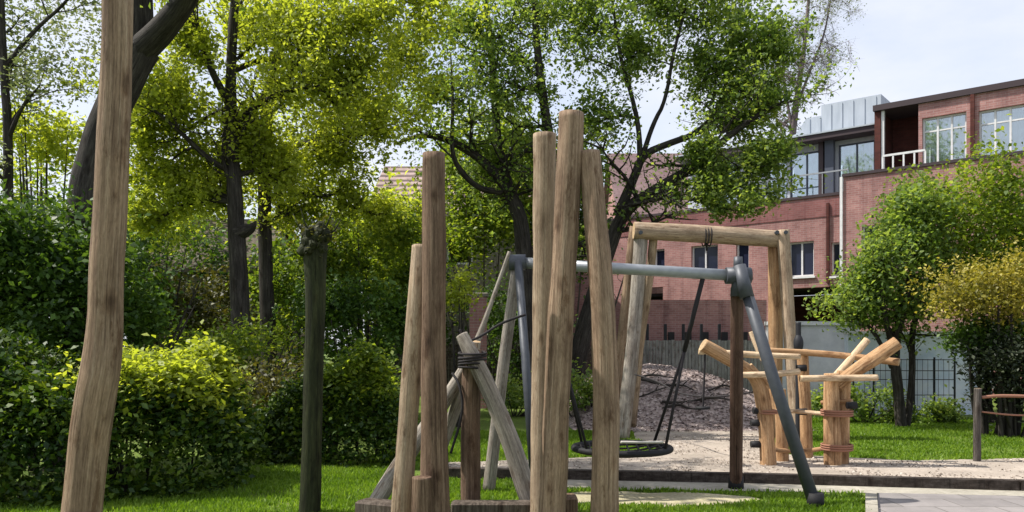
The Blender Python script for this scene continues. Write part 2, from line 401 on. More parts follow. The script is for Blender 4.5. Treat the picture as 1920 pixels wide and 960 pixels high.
    def prism_xz(s, poly, y0, y1):
        """poly (x, z), from y0 (front) to y1 (back)"""
        n = len(poly); base = len(s.v)
        for y in (y0, y1):
            for x, z in poly: s.v.append(Vector((x, y, z))); s.g.append((x, y, z))
        s.f.append(tuple(base + i for i in range(n))); s.f.append(tuple(base + n + i for i in reversed(range(n))))
        s.m += [0, 0]
        for i in range(n):
            j = (i + 1) % n
            s.f.append((base + j, base + i, base + n + i, base + n + j)); s.m.append(0)
        return s
    def sheet(s, pts):
        base = len(s.v)
        for p in pts: s.v.append(Vector(p)); s.g.append(tuple(p))
        s.f.append(tuple(range(base, base + len(pts)))); s.m.append(0)
        return s
    def holed(s, x0, x1, z0, z1, y0, y1, holes):
        """a wall in the xz plane, front y0, back y1, with rectangular openings (hx0, hx1, hz0, hz1)"""
        xs = sorted({x0, x1, *[min(max(h[0], x0), x1) for h in holes], *[min(max(h[1], x0), x1) for h in holes]})
        zs = sorted({z0, z1, *[min(max(h[2], z0), z1) for h in holes], *[min(max(h[3], z0), z1) for h in holes]})
        nx, nz = len(xs) - 1, len(zs) - 1
        def solid(i, j):
            if i < 0 or j < 0 or i >= nx or j >= nz: return False
            cx, cz = (xs[i] + xs[i + 1]) / 2, (zs[j] + zs[j + 1]) / 2
            return not any(h[0] < cx < h[1] and h[2] < cz < h[3] for h in holes)
        def q(*p):
            base = len(s.v)
            for a in p: s.v.append(Vector(a)); s.g.append(a)
            s.f.append((base, base + 1, base + 2, base + 3)); s.m.append(0)
        for i in range(nx):
            for j in range(nz):
                if not solid(i, j): continue
                a, b, c, d = xs[i], xs[i + 1], zs[j], zs[j + 1]
                q((a, y0, c), (b, y0, c), (b, y0, d), (a, y0, d))
                q((b, y1, c), (a, y1, c), (a, y1, d), (b, y1, d))
                if not solid(i - 1, j): q((a, y1, c), (a, y0, c), (a, y0, d), (a, y1, d))
                if not solid(i + 1, j): q((b, y0, c), (b, y1, c), (b, y1, d), (b, y0, d))
                if not solid(i, j - 1): q((a, y1, c), (b, y1, c), (b, y0, c), (a, y0, c))
                if not solid(i, j + 1): q((a, y0, d), (b, y0, d), (b, y1, d), (a, y1, d))
        return s
    def build(s, name, mats, parent=None, smooth=False):
        me = bpy.data.meshes.new(name)
        org = Vector(parent['_o']) if parent is not None and '_o' in parent else Vector((0, 0, 0))
        me.from_pydata([tuple(v - org) for v in s.v], [], s.f)
        for m_ in (mats if isinstance(mats, (list, tuple)) else [mats]): me.materials.append(m_)
        me.polygons.foreach_set('material_index', s.m)
        at = me.attributes.new('grain', 'FLOAT_VECTOR', 'POINT')
        at.data.foreach_set('vector', np.array([c for g in s.g for c in g], dtype=np.float32))
        if smooth:
            me.polygons.foreach_set('use_smooth', [len(f) == 4 for f in s.f])
        o = bpy.data.objects.new(name, me)
        COL.objects.link(o)
        if parent is not None: o.parent = parent
        return o

def tag(o, label=None, cat=None, group=None, kind=None):
    if label: o['label'] = label
    if cat: o['category'] = cat
    if group: o['group'] = group
    if kind: o['kind'] = kind
    return o
def thing(name, label, cat, loc=(0, 0, 0), group=None):
    """Empty at the thing's base; parts are given in world coordinates and moved into its frame"""
    o = bpy.data.objects.new(name, None)
    o.empty_display_size = 0.2
    COL.objects.link(o)
    o.location = loc
    o['_o'] = tuple(loc)
    return tag(o, label, cat, group)
def seated(mb, name, m, label, cat, group=None, smooth=False):
    return tag(mb.build(name, m, None, smooth), label, cat, group)

def leaf_object(name, cen, size, m, parent=None, flat=0.35, aspect=0.6):
    """many small folded leaves in one mesh; cen is an (n, 3) array of world points"""
    cen = np.asarray(cen, dtype=np.float64)
    n = len(cen)
    if parent is not None and '_o' in parent: cen = cen - np.array(tuple(parent['_o']))
    nrm = rng.normal(size=(n, 3)); nrm[:, 2] = np.abs(nrm[:, 2]) + flat
    nrm /= np.linalg.norm(nrm, axis=1, keepdims=True)
    a = rng.normal(size=(n, 3)); a -= nrm * (a * nrm).sum(1, keepdims=True)
    a /= np.linalg.norm(a, axis=1, keepdims=True)
    b = np.cross(nrm, a)
    sz = (size * rng.uniform(0.5, 1.5, n) ** 1.1)[:, None]
    v = np.empty((n, 4, 3))
    fold = nrm * sz * 0.12
    v[:, 0] = cen - a * sz * 0.5
    v[:, 1] = cen + b * sz * aspect * 0.5 + fold
    v[:, 2] = cen + a * sz * 0.5
    v[:, 3] = cen - b * sz * aspect * 0.5 + fold
    me = bpy.data.meshes.new(name)
    me.vertices.add(4 * n); me.loops.add(4 * n); me.polygons.add(n)
    me.vertices.foreach_set('co', v.astype(np.float32).ravel())
    me.loops.foreach_set('vertex_index', np.arange(4 * n, dtype=np.int32))
    me.polygons.foreach_set('loop_start', np.arange(0, 4 * n, 4, dtype=np.int32))
    me.update(calc_edges=True)
    me.materials.append(m)
    o = bpy.data.objects.new(name, me)
    COL.objects.link(o)
    if parent is not None: o.parent = parent
    return o

def blob(c, rad, n, per=26, sig=0.13, shell=0.0):
    """leaf points gathered in clumps inside an uneven, lobed mass with a loose edge; shell keeps its middle emptier"""
    c = np.array(tuple(c)); rad = np.array(rad if isinstance(rad, (tuple, list)) else (rad,) * 3)
    k = max(1, n // per)
    d = rng.normal(size=(k, 3)); d /= np.linalg.norm(d, axis=1, keepdims=True)
    r = rng.uniform(shell, 1, k) ** (1 / 2.2 if shell == 0 else 1)
    off = Vector(rng.uniform(0, 50, 3))
    r = r * np.array([1 + .55 * mnoise.noise(Vector(q) * 1.6 + off) + .3 * mnoise.noise(Vector(q) * 4 + off) for q in d]) + np.abs(rng.normal(0, .10, k))
    cc = c + d * r[:, None] * rad
    return np.repeat(cc, per, 0) + rng.normal(size=(k * per, 3)) * sig * np.repeat(rng.uniform(0.5, 1.7, k), per)[:, None]

def grow(mb, tips, p, d, L, r, depth, rise=0.15, spread=0.75, kids=3, droop=0.0):
    """one side branch with its own twigs; leaf anchors are gathered in tips"""
    seg = 4
    pts = [Vector(p)]
    d = Vector(d).normalized()
    dirs = []
    for i in range(seg):
        d = (d + Vector((random.gauss(0, .2), random.gauss(0, .2), random.gauss(0, .16) + rise * .35 - droop * i * .25))).normalized()
        dirs.append(d.copy())
        pts.append(pts[-1] + d * L / seg)
    mb.tube(pts, [r * (1 - 0.8 * i / seg) for i in range(seg + 1)], 5 if depth else 4, caps=False, smooth=0 if depth == 0 else 1)
    if depth == 0:
        tips += pts[1:]
        return
    tips += pts[3:]
    for i in range(1, seg + 1):
        for _ in range(kids if i > 1 else 1):
            x = Vector((random.gauss(0, 1), random.gauss(0, 1), random.gauss(0, .7) + rise))
            grow(mb, tips, pts[i].lerp(pts[i - 1], random.random() * .8), dirs[i - 1] * (1 - spread) + x.normalized() * spread, L * random.uniform(.38, .62), max(.004, r * .42), depth - 1, rise, spread, kids, droop)

def limb_grow(mb, tips, pts, rad, n, L, t0=0.3, depth=1, rise=0.2, kids=3, spread=0.7, droop=0.0):
    pts = [Vector(p) for p in pts]
    seglen = [(pts[i + 1] - pts[i]).length for i in range(len(pts) - 1)]
    tot = sum(seglen)
    for q in range(n):
        t = t0 + (1 - t0) * (q + random.random()) / n
        x = t * tot
        for i, l in enumerate(seglen):
            if x <= l or i == len(seglen) - 1: break
            x -= l
        f = min(1, x / l)
        p = pts[i].lerp(pts[i + 1], f)
        tang = (pts[i + 1] - pts[i]).normalized()
        out = Vector((random.gauss(0, 1), random.gauss(0, 1), random.gauss(0, .6) + rise)).normalized()
        r = (rad[i] * (1 - f) + rad[i + 1] * f)
        grow(mb, tips, p, tang * .35 + out * .8, L * random.uniform(.6, 1.2) * (1.15 - .5 * t), max(.008, r * .45), depth, rise, spread, kids, droop)

def tip_leaves(tips, per, sig, keep=1.0):
    t = np.array([tuple(p) for p in tips])
    if keep < 1: t = t[rng.random(len(t)) < keep]
    return np.repeat(t, per, 0) + rng.normal(size=(len(t) * per, 3)) * sig

# ================================================================== SETTING
b = MB().sheet([(-160, -30, 0), (160, -30, 0), (160, 260, 0), (-160, 260, 0)])
tag(b.build('lawn', M['lawn']), kind='structure')

def ground(name, pix, m, z, rag=0.0):
    pts = [G(x, y) + Vector((0, 0, z)) for x, y in pix]
    if rag:                                            # uneven edges where sand and grass meet
        q = []
        for a, c in zip(pts, pts[1:] + pts[:1]):
            n = max(1, int((c - a).length / .07))
            for i in range(n):
                p = a.lerp(c, i / n)
                p += Vector((mnoise.noise(p * 2.3), mnoise.noise(p * 2.3 + Vector((9, 9, 9))), 0)) * rag + Vector((mnoise.noise(p * 9), mnoise.noise(p * 9 + Vector((5, 5, 5))), 0)) * rag * .5
                p.z = z
                q.append(p)
        pts = q
    return tag(MB().sheet(pts).build(name, m), kind='structure')
# play pit of pale sand behind the dark kerb
ground('sand_pit', [(836, 889), (1060, 893), (1400, 900), (1920, 915), (2400, 927), (2400, 856), (1920, 860), (1720, 864), (1600, 858), (1450, 850), (1440, 803), (1330, 800), (1185, 804), (1190, 826), (1240, 838), (1255, 846), (1150, 856), (1030, 861), (836, 868)], M['sand'], 0.004, .12)
ground('gravel_strip', [(1000, 917), (1640, 925), (2400, 941), (2400, 929), (1920, 916.5), (1400, 902), (1000, 894)], M['stone'], 0.0055, .03)
# paved path at the bottom right
ground('paving', [(1645, 925.3), (2400, 941.5), (2900, 2400), (1700, 2400), (1652, 1100)], M['slabs'], 0.008)
ell = []
for k in range(36):
    a = 2 * math.pi * k / 36
    ell.append((1215 + 205 * math.cos(a) * (1 + .05 * math.sin(3 * a)), 938 - 13.5 * math.sin(a) - (3 if math.cos(a) < 0 else 0)))
ground('sandy_path', ell, M['sandpath'], 0.007, .1)
# dark sleeper kerb of the sand pit
kb = MB()
kp = [G(834, 897), G(1060, 901), G(1400, 908), G(1920, 922.5), G(2400, 935)]
for a, c in zip(kp, kp[1:]):
    n = max(1, round((c - a).length / 2.4))
    for i in range(n):
        p, q = a.lerp(c, i / n), a.lerp(c, (i + 1) / n - 0.004)
        kb.bar(p + Vector((0, .1, .058)), q + Vector((0, .1, .058)), .12, .115 + .012 * (i % 2))
tag(kb.build('kerb', M['kerbwood']), kind='structure')
kb = MB()
for i in range(4):
    p, q = G(1633, 925 + 0), G(1640, 1100)
    p2, q2 = p.lerp(q, i / 4), p.lerp(q, (i + 1) / 4 - .005)
    kb.bar(p2 + Vector((0, 0, .018)), q2 + Vector((0, 0, .018)), .11, .06)
tag(kb.build('path_kerb', M['stone']), kind='structure')

# bark mulch bank behind the sand
def hill(x, y):
    u = (x - 3.5) / 2.35
    e = max(0.0, 1 - u * u) ** 0.7
    t = min(1, max(0, (y - 15.2) / 3.0))
    t2 = min(1, max(0, (26 - y) / 3.5))
    return 1.08 * e * (t * t * (3 - 2 * t)) * t2 + 0.09 * e * t * mnoise.noise(Vector((x * 1.5, y * 1.5, 0))) + 0.03 * t * e * mnoise.noise(Vector((x * 6, y * 6, 4)))
mb = MB()
nx, ny = 90, 100
for j in range(ny + 1):
    for i in range(nx + 1):
        x, y = 0.4 + 7.2 * i / nx, 15.0 + 11.2 * j / ny
        mb.v.append(Vector((x, y, hill(x, y) - 0.012 + (.012 if 0 < 1 - ((x - 3.5) / 2.35) ** 2 else 0)))); mb.g.append((x, y, 0))
for j in range(ny):
    for i in range(nx):
        k = j * (nx + 1) + i
        mb.f.append((k, k + 1, k + nx + 2, k + nx + 1)); mb.m.append(0)
tag(mb.build('mulch_bank', M['mulch'], None, True), kind='structure')

# ------------------------------------------------------------------ brick apartment building
OX, OY = 12.8, 28.0
EX, EY = Vector((.774, -.633)), Vector((.633, .774))
def F(px, py, c=0.0):
    a, bb = (px - 960) / FPX, (HOR - py) / FPX
    t = (c + OX * EY.x + OY * EY.y) / (a * EY.x + EY.y)
    d = Vector((t * a - OX, t - OY))
    return d.dot(EX), EYE + bb * t
bld = bpy.data.objects.new('apartment_building', None)
COL.objects.link(bld)
bld.location = (OX, OY, 0)
bld.rotation_euler = (0, 0, math.atan2(EX.y, EX.x))
tag(bld, 'red brick apartment building with a zinc roof and dark framed windows beyond the play area', 'building')
def rect(p0, p1, c=0.0):
    (x0, z1), (x1, z0) = F(*p0, c), F(*p1, c)
    return (x0, x1, z0, z1)
def window(r, y, m_frame, cols=2, curtain=True, fw=0.06, sill=True, trans=None):
    x0, x1, z0, z1 = r
    f = MB()
    f.box(((x0 + x1) / 2, y, z0 + fw / 2), (x1 - x0, .08, fw)).box(((x0 + x1) / 2, y, z1 - fw / 2), (x1 - x0, .08, fw))
    for k in range(cols + 1):
        x = x0 + fw / 2 + (x1 - x0 - fw) * k / cols
        f.box((x, y + .002, (z0 + z1) / 2), (fw, .078, z1 - z0 - 2 * fw))
    if trans: f.box(((x0 + x1) / 2, y + .004, z0 + (z1 - z0) * trans), (x1 - x0 - 2 * fw, .06, .05))
    o = f.build('window', m_frame, bld)
    MB().box(((x0 + x1) / 2, y + .012, (z0 + z1) / 2), (x1 - x0 - fw, .008, z1 - z0 - fw)).build('pane', M['glass' if curtain else 'glass_dark'], o)
    if curtain:
        cu = MB()
        n = max(6, int((x1 - x0) / .09))
        xa, xb = x0 + .03, x1 - .03
        pts = [(xa + (xb - xa) * i / n, y + .28 + .035 * math.sin(i * 1.9) + .02 * math.sin(i * .7)) for i in range(n + 1)]
        for (ax, ay), (bx, by) in zip(pts, pts[1:]):
            cu.sheet([(ax, ay, z0), (bx, by, z0), (bx, by, z1), (ax, ay, z1)])
        cu.build('curtain', M['curtain'], o)
    else:
        MB().box(((x0 + x1) / 2, y + .5, (z0 + z1) / 2), (x1 - x0 + .3, .02, z1 - z0 + .3)).build('dark_backing', M['dark_in'], o)  # dark sheet added for the unlit room behind the panes
    if sill: MB().box(((x0 + x1) / 2, y - .14, z0 - .04), (x1 - x0 + .12, .2, .07)).build('sill', M['white'], o)
xS = F(1585, 330)[0]
xL, xR = -16.0, 11.0
zlow, zright = 7.05, 7.62
wins_low = [rect((1478, 455), (1526, 517)), rect((1296, 462), (1346, 508)), rect((1226, 468), (1246, 504)), rect((1380, 456), (1404, 512)), rect((1558, 455), (1578, 517))]
hole_ground = rect((1478, 541), (1583, 655)); hole_ground = (hole_ground[0], hole_ground[1], -1, hole_ground[3])
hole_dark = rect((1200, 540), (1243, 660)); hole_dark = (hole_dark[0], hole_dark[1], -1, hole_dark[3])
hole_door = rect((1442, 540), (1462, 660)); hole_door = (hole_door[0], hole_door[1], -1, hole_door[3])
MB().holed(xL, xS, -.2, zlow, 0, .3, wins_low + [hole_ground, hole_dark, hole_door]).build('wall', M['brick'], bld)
for i, r in enumerate(wins_low): window(r, .16, M['white'], 1 if r[1] - r[0] < .7 else 2, False)
win_r = [rect((1616, 424), (1645, 492), -.25)]
gap_r = rect((1580, 541), (1606, 655), -.25)
MB().holed(xS + .003, xR, -.2, zright, -.25, .3, win_r + [(xS - .1, gap_r[1], -1, gap_r[3])]).build('wall', M['brick'], bld)
for r in win_r: window(r, -.1, M['white'], 1, False)
# ground floor behind the openings, its shade put into the dark colours
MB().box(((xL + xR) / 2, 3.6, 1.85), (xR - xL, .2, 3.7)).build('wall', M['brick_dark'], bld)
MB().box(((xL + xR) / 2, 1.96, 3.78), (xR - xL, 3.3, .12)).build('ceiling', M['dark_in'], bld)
# parapet caps and a brick band
MB().box(((xL + xS) / 2 - .03, .15, zlow + .05), (xS - xL - .05, .42, .1)).build('coping', M['fascia'], bld)
MB().box(((xS + xR) / 2, .03, zright + .05), (xR - xS + .06, .68, .1)).build('coping', M['fascia'], bld)
MB().box(((xL + xS) / 2, -.012, zlow - .42), (xS - xL - .01, .024, .62)).build('brick_band', M['brick_dark'] if False else brick('deep_red_brick', (0.27, 0.115, 0.11), (0.21, 0.086, 0.082), (0.25, 0.17, 0.165)), bld)
MB().box((xS - .05, -.29, zright / 2 + 1.9), (.09, .07, zright - 3.8)).build('downpipe', M['white'], bld)
xp = F(1553, 430)[0]
MB().box((xp, -.05, 5.35), (.09, .09, 2.9)).build('downpipe', M['brick_dark'], bld)
# terrace slab and the set-back glazed storey
MB().box(((xL + xR) / 2, 4.0, 6.86), (xR - xL - .1, 7.2, .12)).build('roof', M['panel'], bld)
c2 = 1.5
xe = F(1650, 200, c2)[0]
xw0 = F(1290, 300, c2)[0]
z2t = F(1650, 252, c2)[1]
gl = [rect((1440, 298), (1476, 378), c2), rect((1481, 290), (1543, 374), c2), rect((1572, 272), (1640, 368), c2), rect((1330, 316), (1380, 395), c2)]
gl = [(a, bb, 7.0, d) for a, bb, c_, d in gl]
MB().holed(xw0, xe, 6.92, z2t, c2, c2 + .25, gl).build('wall', M['panel'], bld)
for r in gl: window(r, c2 + .1, M['darkframe'], 2, True, .05, False)
xd = F(1556, 300, c2 - .2)[0]
MB().box((xd, c2 - .2, (z2t + 7) / 2), (.32, .2, z2t - 7.0 + .05)).build('pillar', M['darkframe'], bld)
MB().box((xd - .33, c2 - .15, (z2t + 7) / 2), (.18, .16, z2t - 7.0 + .05)).build('pillar', M['fascia'], bld)
MB().box(((xw0 + xe) / 2 - .1, c2 + 1.5, z2t + .11), (xe - xw0 + .2, 4.4, .2)).build('roof_edge', M['fascia'], bld)
MB().box(((xw0 + xe) / 2 - .1, c2 + 1.5, z2t + .235), (xe - xw0 + .3, 4.5, .05)).build('roof_edge', M['zinc'], bld)
# zinc clad roof block
cz = 3.0
zx = [F(1476, 250, cz), F(1492, 232, cz), F(1512, 207, cz), F(1540, 203, cz), F(1540, 186, cz), F(1652, 184, cz)]
poly = [(F(1476, 250, cz)[0], z2t + .26)] + zx[0:] + [(F(1652, 184, cz)[0], z2t + .26)]
ztop = F(1600, 186, cz)[1]
poly = [(x, z if i in (0, len(poly) - 1) else ztop if i >= 5 else ztop - .42 if i in (3, 4) else max(z2t + .5, ztop - 1.0)) for i, (x, z) in enumerate(poly)]
zb = MB().prism_xz(poly[::-1], cz, cz + 4)
x = poly[0][0] + .5
while x < poly[-1][0]:
    zt = [p for p in poly if p[0] <= x][-1][1]
    if zt > z2t + .5: zb.box((x, cz - .012, (zt + z2t + .3) / 2), (.035, .03, zt - z2t - .4))
    x += .42
zb.build('zinc_roof', M['zinc'], bld)
# railing along the terrace
rl = MB()
rl.box(((xw0 + xS) / 2, .35, 8.0), (xS - xw0, .04, .05))
x = xw0
while x < xS:
    rl.box((x, .35, 7.52), (.025, .025, .92)); x += 1.2
rl.build('railing', M['steel'], bld)
# right hand top storey with two big windows
c3 = .35
z3t = F(1720, 190, c3)[1] - .1
xr0 = F(1722, 182, c3)[0]
w3 = [rect((1729, 222), (1812, 300), c3), rect((1835, 208), (1925, 300), c3)]
w3.append((w3[1][1] + .75, w3[1][1] + 3.0, w3[1][2], w3[1][3]))
w3 = [(a, bb, 7.75, d) for a, bb, c_, d in w3]
MB().holed(xr0, xR, 7.6, z3t, c3, c3 + .28, w3).build('wall', M['brick'], bld)
for r in w3: window(r, c3 + .16, M['white'], 3, True, .06, False, .72)
xq = F(1824, 250, c3)[0]
MB().box((xq, c3 - .05, (7.6 + z3t) / 2), (.12, .09, z3t - 7.6)).build('downpipe', M['brick_dark'], bld)
# recessed loggia left of it, its shade put into the brick colour
xr00 = F(1652, 182, c3)[0]
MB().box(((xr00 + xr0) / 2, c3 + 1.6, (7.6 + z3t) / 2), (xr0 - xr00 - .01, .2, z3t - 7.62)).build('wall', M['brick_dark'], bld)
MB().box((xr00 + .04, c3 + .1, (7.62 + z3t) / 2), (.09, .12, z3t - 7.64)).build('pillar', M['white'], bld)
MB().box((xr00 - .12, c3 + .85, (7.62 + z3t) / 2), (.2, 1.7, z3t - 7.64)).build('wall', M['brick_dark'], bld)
MB().box(((xr00 + xR) / 2 - .1, c3 + 3.6, z3t + .1), (xR - xr00 + .3, 7.4, .2)).build('roof_edge', M['fascia'], bld)
rl = MB()
xa, xb = F(1655, 300, -.1)[0], F(1735, 300, -.1)[0]
rl.box(((xa + xb) / 2, -.1, 8.2), (xb - xa, .06, .07))
for k in range(5): rl.box((xa + (xb - xa) * k / 4, -.1, 7.93), (.05, .05, .5))
rl.build('railing', M['white'], bld)

# low brick annex in front of the left end
ax = thing('brick_annex', 'low brick annex with a flat brown roof edge behind the timber swing frame', 'building', tuple(W(1300, 650, 27).xy) + (0,))
MB().box((W(1310, 0, 27.6).x, 28.2, 1.6), (4.6, 1.4, 3.2)).build('wall', M['brick'], ax)
for pxx in (1258, 1290, 1322, 1358, 1395):
    MB().box((W(pxx, 0, 27.5).x, 27.45, 1.05), (.2, .1, 2.1)).build('pillar', M['dark_in'], ax)

# houses on the left
def house(name, label, x0, x1, y0, y1, zw, zr, roofm, wallm, win):
    h = thing(name, label, 'house', ((x0 + x1) / 2, (y0 + y1) / 2, 0))
    MB().holed(x0, x1, 0, zw, y0, y0 + .3, [w_[0:4] for w_ in win]).build('wall', wallm, h)
    MB().box(((x0 + x1) / 2, y1, zw / 2), (x1 - x0, .3, zw)).build('wall', wallm, h)
    ym = (y0 + y1) / 2
    for xx in (x0 + .15, x1 - .15):
        g = MB()
        g.box((xx, (y0 + y1) / 2 + .15, zw / 2), (.3, y1 - y0 - .32, zw))
        base = len(g.v)
        for dx in (-.14, .14):
            for p in ((xx + dx, y0, zw), (xx + dx, y1, zw), (xx + dx, ym, zr - .1)): g.v.append(Vector(p)); g.g.append(p)
        for f in ((0, 2, 1), (3, 4, 5), (0, 3, 5, 2), (1, 2, 5, 4), (0, 1, 4, 3)): g.f.append(tuple(base + i for i in f)); g.m.append(0)
        g.build('gable', wallm, h)
    rf = MB()
    e = .4
    sl_ = (zr - zw) / (ym - y0)
    for sgn in (1, -1):
        ye = y0 - e if sgn > 0 else y1 + e
        ze = zw - e * sl_
        base = len(rf.v)
        for dz in (0, .14):
            for p in ((x0 - .3, ye, ze + dz), (x1 + .3, ye, ze + dz), (x1 + .3, ym, zr + dz), (x0 - .3, ym, zr + dz)):
                rf.v.append(Vector(p)); rf.g.append(p)
        for f in ((0, 1, 2, 3), (7, 6, 5, 4), (0, 4, 5, 1), (1, 5, 6, 2), (3, 2, 6, 7), (0, 3, 7, 4)): rf.f.append(tuple(base + i for i in f)); rf.m.append(0)
    ro = rf.build('roof', roofm, h)
    for (a, bb, c, d, m_) in win:
        f = MB()
        for s_ in ((a + .03, .06, (c + d) / 2, d - c), (bb - .03, .06, (c + d) / 2, d - c)):
            f.box((s_[0], y0 + .1, s_[2]), (s_[1], .08, s_[3]))
        f.box(((a + bb) / 2, y0 + .102, d - .04), (bb - a - .16, .078, .08)).box(((a + bb) / 2, y0 + .102, c + .04), (bb - a - .16, .078, .08))
        o = f.build('window', M['white'], h)
        MB().box(((a + bb) / 2, y0 + .14, (c + d) / 2), (bb - a - .1, .02, d - c - .1)).build('pane', m_, o)
        MB().box(((a + bb) / 2, y0 - .06, c - .06), (bb - a + .3, .3, .1)).build('sill', M['white'], o)
    return h, ro
Dh = 30.0
x0, x1 = W(700, 0, Dh).x, W(985, 0, Dh).x
wx = [W(838, 0, Dh).x, W(886, 0, Dh).x, W(0, 496, Dh).z, W(0, 440, Dh).z]
h1, r1 = house('tiled_house', 'house with weathered pinkish roof tiles and white ridge end behind the tallest left post', x0, x1, Dh, Dh + 9, W(0, 398, Dh).z, W(0, 318, Dh + 4.5).z, M['tiles'], M['render'], [(*wx, M['blueglass'])])
MB().tube([(x0 - .45, Dh + 4.5, W(0, 318, Dh + 4.5).z + .16), (x0 + .9, Dh + 4.5, W(0, 318, Dh + 4.5).z + .2)], .17, 10).build('ridge_cap', M['white'], r1)
Db = 26.0
house('brown_house', 'low house with a brown roof half hidden behind the left tree trunks', W(255, 0, Db).x, W(470, 0, Db).x, Db, Db + 7, W(0, 500, Db).z, W(0, 418, Db + 3.5).z, M['brownroof'], M['render'],
      [(W(262, 0, Db).x, W(300, 0, Db).x, W(0, 585, Db).z, W(0, 520, Db).z, M['dark_in'])])
h3 = house('pale_roofed_house', 'pinkish roofed house showing under the big limb of the centre tree', W(1165, 0, 44).x, W(1335, 0, 44).x, 44, 52, W(0, 395, 44).z, W(0, 292, 48).z, M['pinkroof'], M['brick'], [])

# ------------------------------------------------------------------ boundary walls, fences
wl = thing('boundary_wall', 'pale grey garden wall with a white coping behind the climbing logs', 'wall', (W(1545, 0, 21).x, 21, 0))
xa, xb = W(1440, 0, 21).x, W(1612, 0, 21).x
MB().box(((xa + xb) / 2, 21.1, 1.08), (xb - xa, .2, 2.16)).build('wall_face', M['greywall'], wl)
MB().box(((xa + xb) / 2, 21.08, 2.21), (xb - xa + .06, .3, .1)).build('coping', M['white'], wl)
wl = thing('painted_wall', 'pale blue painted wall behind the leaning dark shrub stem', 'wall', (W(1690, 0, 18.9).x, 18.9, 0))
xa, xb = W(1590, 0, 18.9).x, W(1860, 0, 18.9).x
MB().box(((xa + xb) / 2, 19.0, .95), (xb - xa, .2, 1.9)).build('wall_face', M['mural'], wl)
MB().box(((xa + xb) / 2, 18.97, 1.93), (xb - xa + .06, .3, .06)).build('coping', M['greywall'], wl)
fn = thing('wire_fence', 'dark wire fence in front of the pale blue painted wall', 'fence', (W(1690, 0, 18.3).x, 18.3, 0))
for k in range(6):
    xx = W(1600 + 38 * k, 0, 18.3).x
    MB().tube([(xx, 18.3, 0), (xx, 18.3, 1.36)], .022, 8).build('post', M['iron'], fn)
ms = MB()
xa, xb = W(1600, 0, 18.3).x, W(1790, 0, 18.3).x
for z in (.15, .5, .85, 1.05, 1.3): ms.tube([(xa, 18.27, z + .01 * random.random()), (xb, 18.27, z)], .010, 5)
x = xa
while x < xb:
    ms.tube([(x, 18.268, .05), (x, 18.268, 1.32)], .005, 4); x += .12
ms.build('wire_mesh', M['iron'], fn)

def board_fence(name, label, a, c, hgt, sp, post_h, m_board, m_post, cat='fence'):
    a, c = Vector(a), Vector(c)
    f = thing(name, label, cat, tuple((a + c) / 2))
    L = (c - a).length
    t = (c - a) / L
    nrm = Vector((t.y, -t.x, 0))
    if nrm.y > 0: nrm = -nrm
    n = int(L / sp)
    for k in range(n + 1):
        p = a + t * (L * k / n)
        MB().box(p + Vector((0, 0, post_h / 2)), (.09, .09, post_h), math.atan2(t.y, t.x), .01).build('post', m_post, f)
    bd = MB()
    x = .02
    while x < L - .1:
        wd = random.uniform(.085, .105)
        h_ = hgt + random.uniform(-.02, .02)
        bd.box(a + t * (x + wd / 2) + nrm * .07 + Vector((0, 0, h_ / 2 + .06)), (wd, .02, h_), math.atan2(t.y, t.x))
        x += wd + .012
    bd.build('boards', m_board, f)
    rl = MB()
    for z in (.35, hgt - .25):
        rl.bar(a - nrm * .06 + Vector((0, 0, z)), c - nrm * .06 + Vector((0, 0, z)), .04, .08)
    rl.build('rail', m_post, f)
    return f
board_fence('board_fence', 'grey vertical board fence with dark taller posts beyond the mulch bank', (W(1180, 0, 26.6).x, 26.6, 0), (W(1450, 0, 26.6).x, 26.6, 0), 1.75, .58, 2.35, M['greywood'], M['iron'])
dark_f = board_fence('garden_fence', 'dark stained garden fence half hidden behind the centre tree', (W(820, 0, 24).x, 24, 0), (W(1178, 0, 24).x, 24, 0), 1.6, 1.8, 1.75, M['kerbwood'], M['kerbwood'])

# rope fence at the right
rf = thing('rope_fence', 'low post and rail fence in front of the dark bush on the right', 'fence', tuple(G(1832, 865)))
D = G(1832, 865).y
for xx, yy in ((1832, 865), (2010, 862)):
    g = G(xx, yy)
    MB().tube([g - Vector((0, 0, .1)), g + Vector((0, 0, .55)), g + Vector((.01, 0, 1.02))], [.052, .05, .047], 10, bump=.06, capmat=1).build('post', [M['bark_grey'], M['cut']], rf, True)
MB().tube([W(1840, 745, D), W(1880, 741, D), W(2010, 747, D)], [.022] * 3, 8, bump=.1).build('rail', M['rope_brown'], rf, True)
MB().tube([W(1840, 772, D), W(1900, 779, D), W(1960, 778, D), W(2010, 772, D)], .012, 6).build('rope', M['rope_brown'], rf, True)

pl = thing('gate_pillar', 'square red brick gate pillar with a pale cap between the posts', 'pillar', (W(897, 0, 21).x, 21, 0))
c = Vector((W(897, 0, 21).x, 21, 0))
MB().box(c + Vector((0, 0, 1.44)), (.44, .44, 2.88)).build('shaft', M['brick'], pl)
MB().box(c + Vector((0, 0, 2.94)), (.52, .52, .11), 0, .02).build('cap', M['render'], pl)

# ================================================================== PLAY EQUIPMENT
def log(name, pts, rad, m, parent=None, seg=20, bump=.11, cap='cut'):
    return MB().tube(pts, rad, seg, bump=bump, capmat=1).build(name, [M[m], M[cap]], parent, True)

# lone crooked post at the left
D = 4.2
pole = log('crooked_post', [W(140, 1215, D), W(148, 1040, D), W(156, 940, D), W(165, 840, D), W(178, 755, D), W(191, 690, D), W(197, 610, D), W(199, 520, D), W(205, 420, D), W(211, 300, D), W(218, 150, D), W(220, -60, D), W(226, -260, D)],
           [.105, .103, .099, .098, .099, .095, .086, .086, .084, .082, .076, .074, .07], 'post', None, 26, .1)
tag(pole, 'tall crooked bare log post standing alone in front of the dark hedge', 'post')

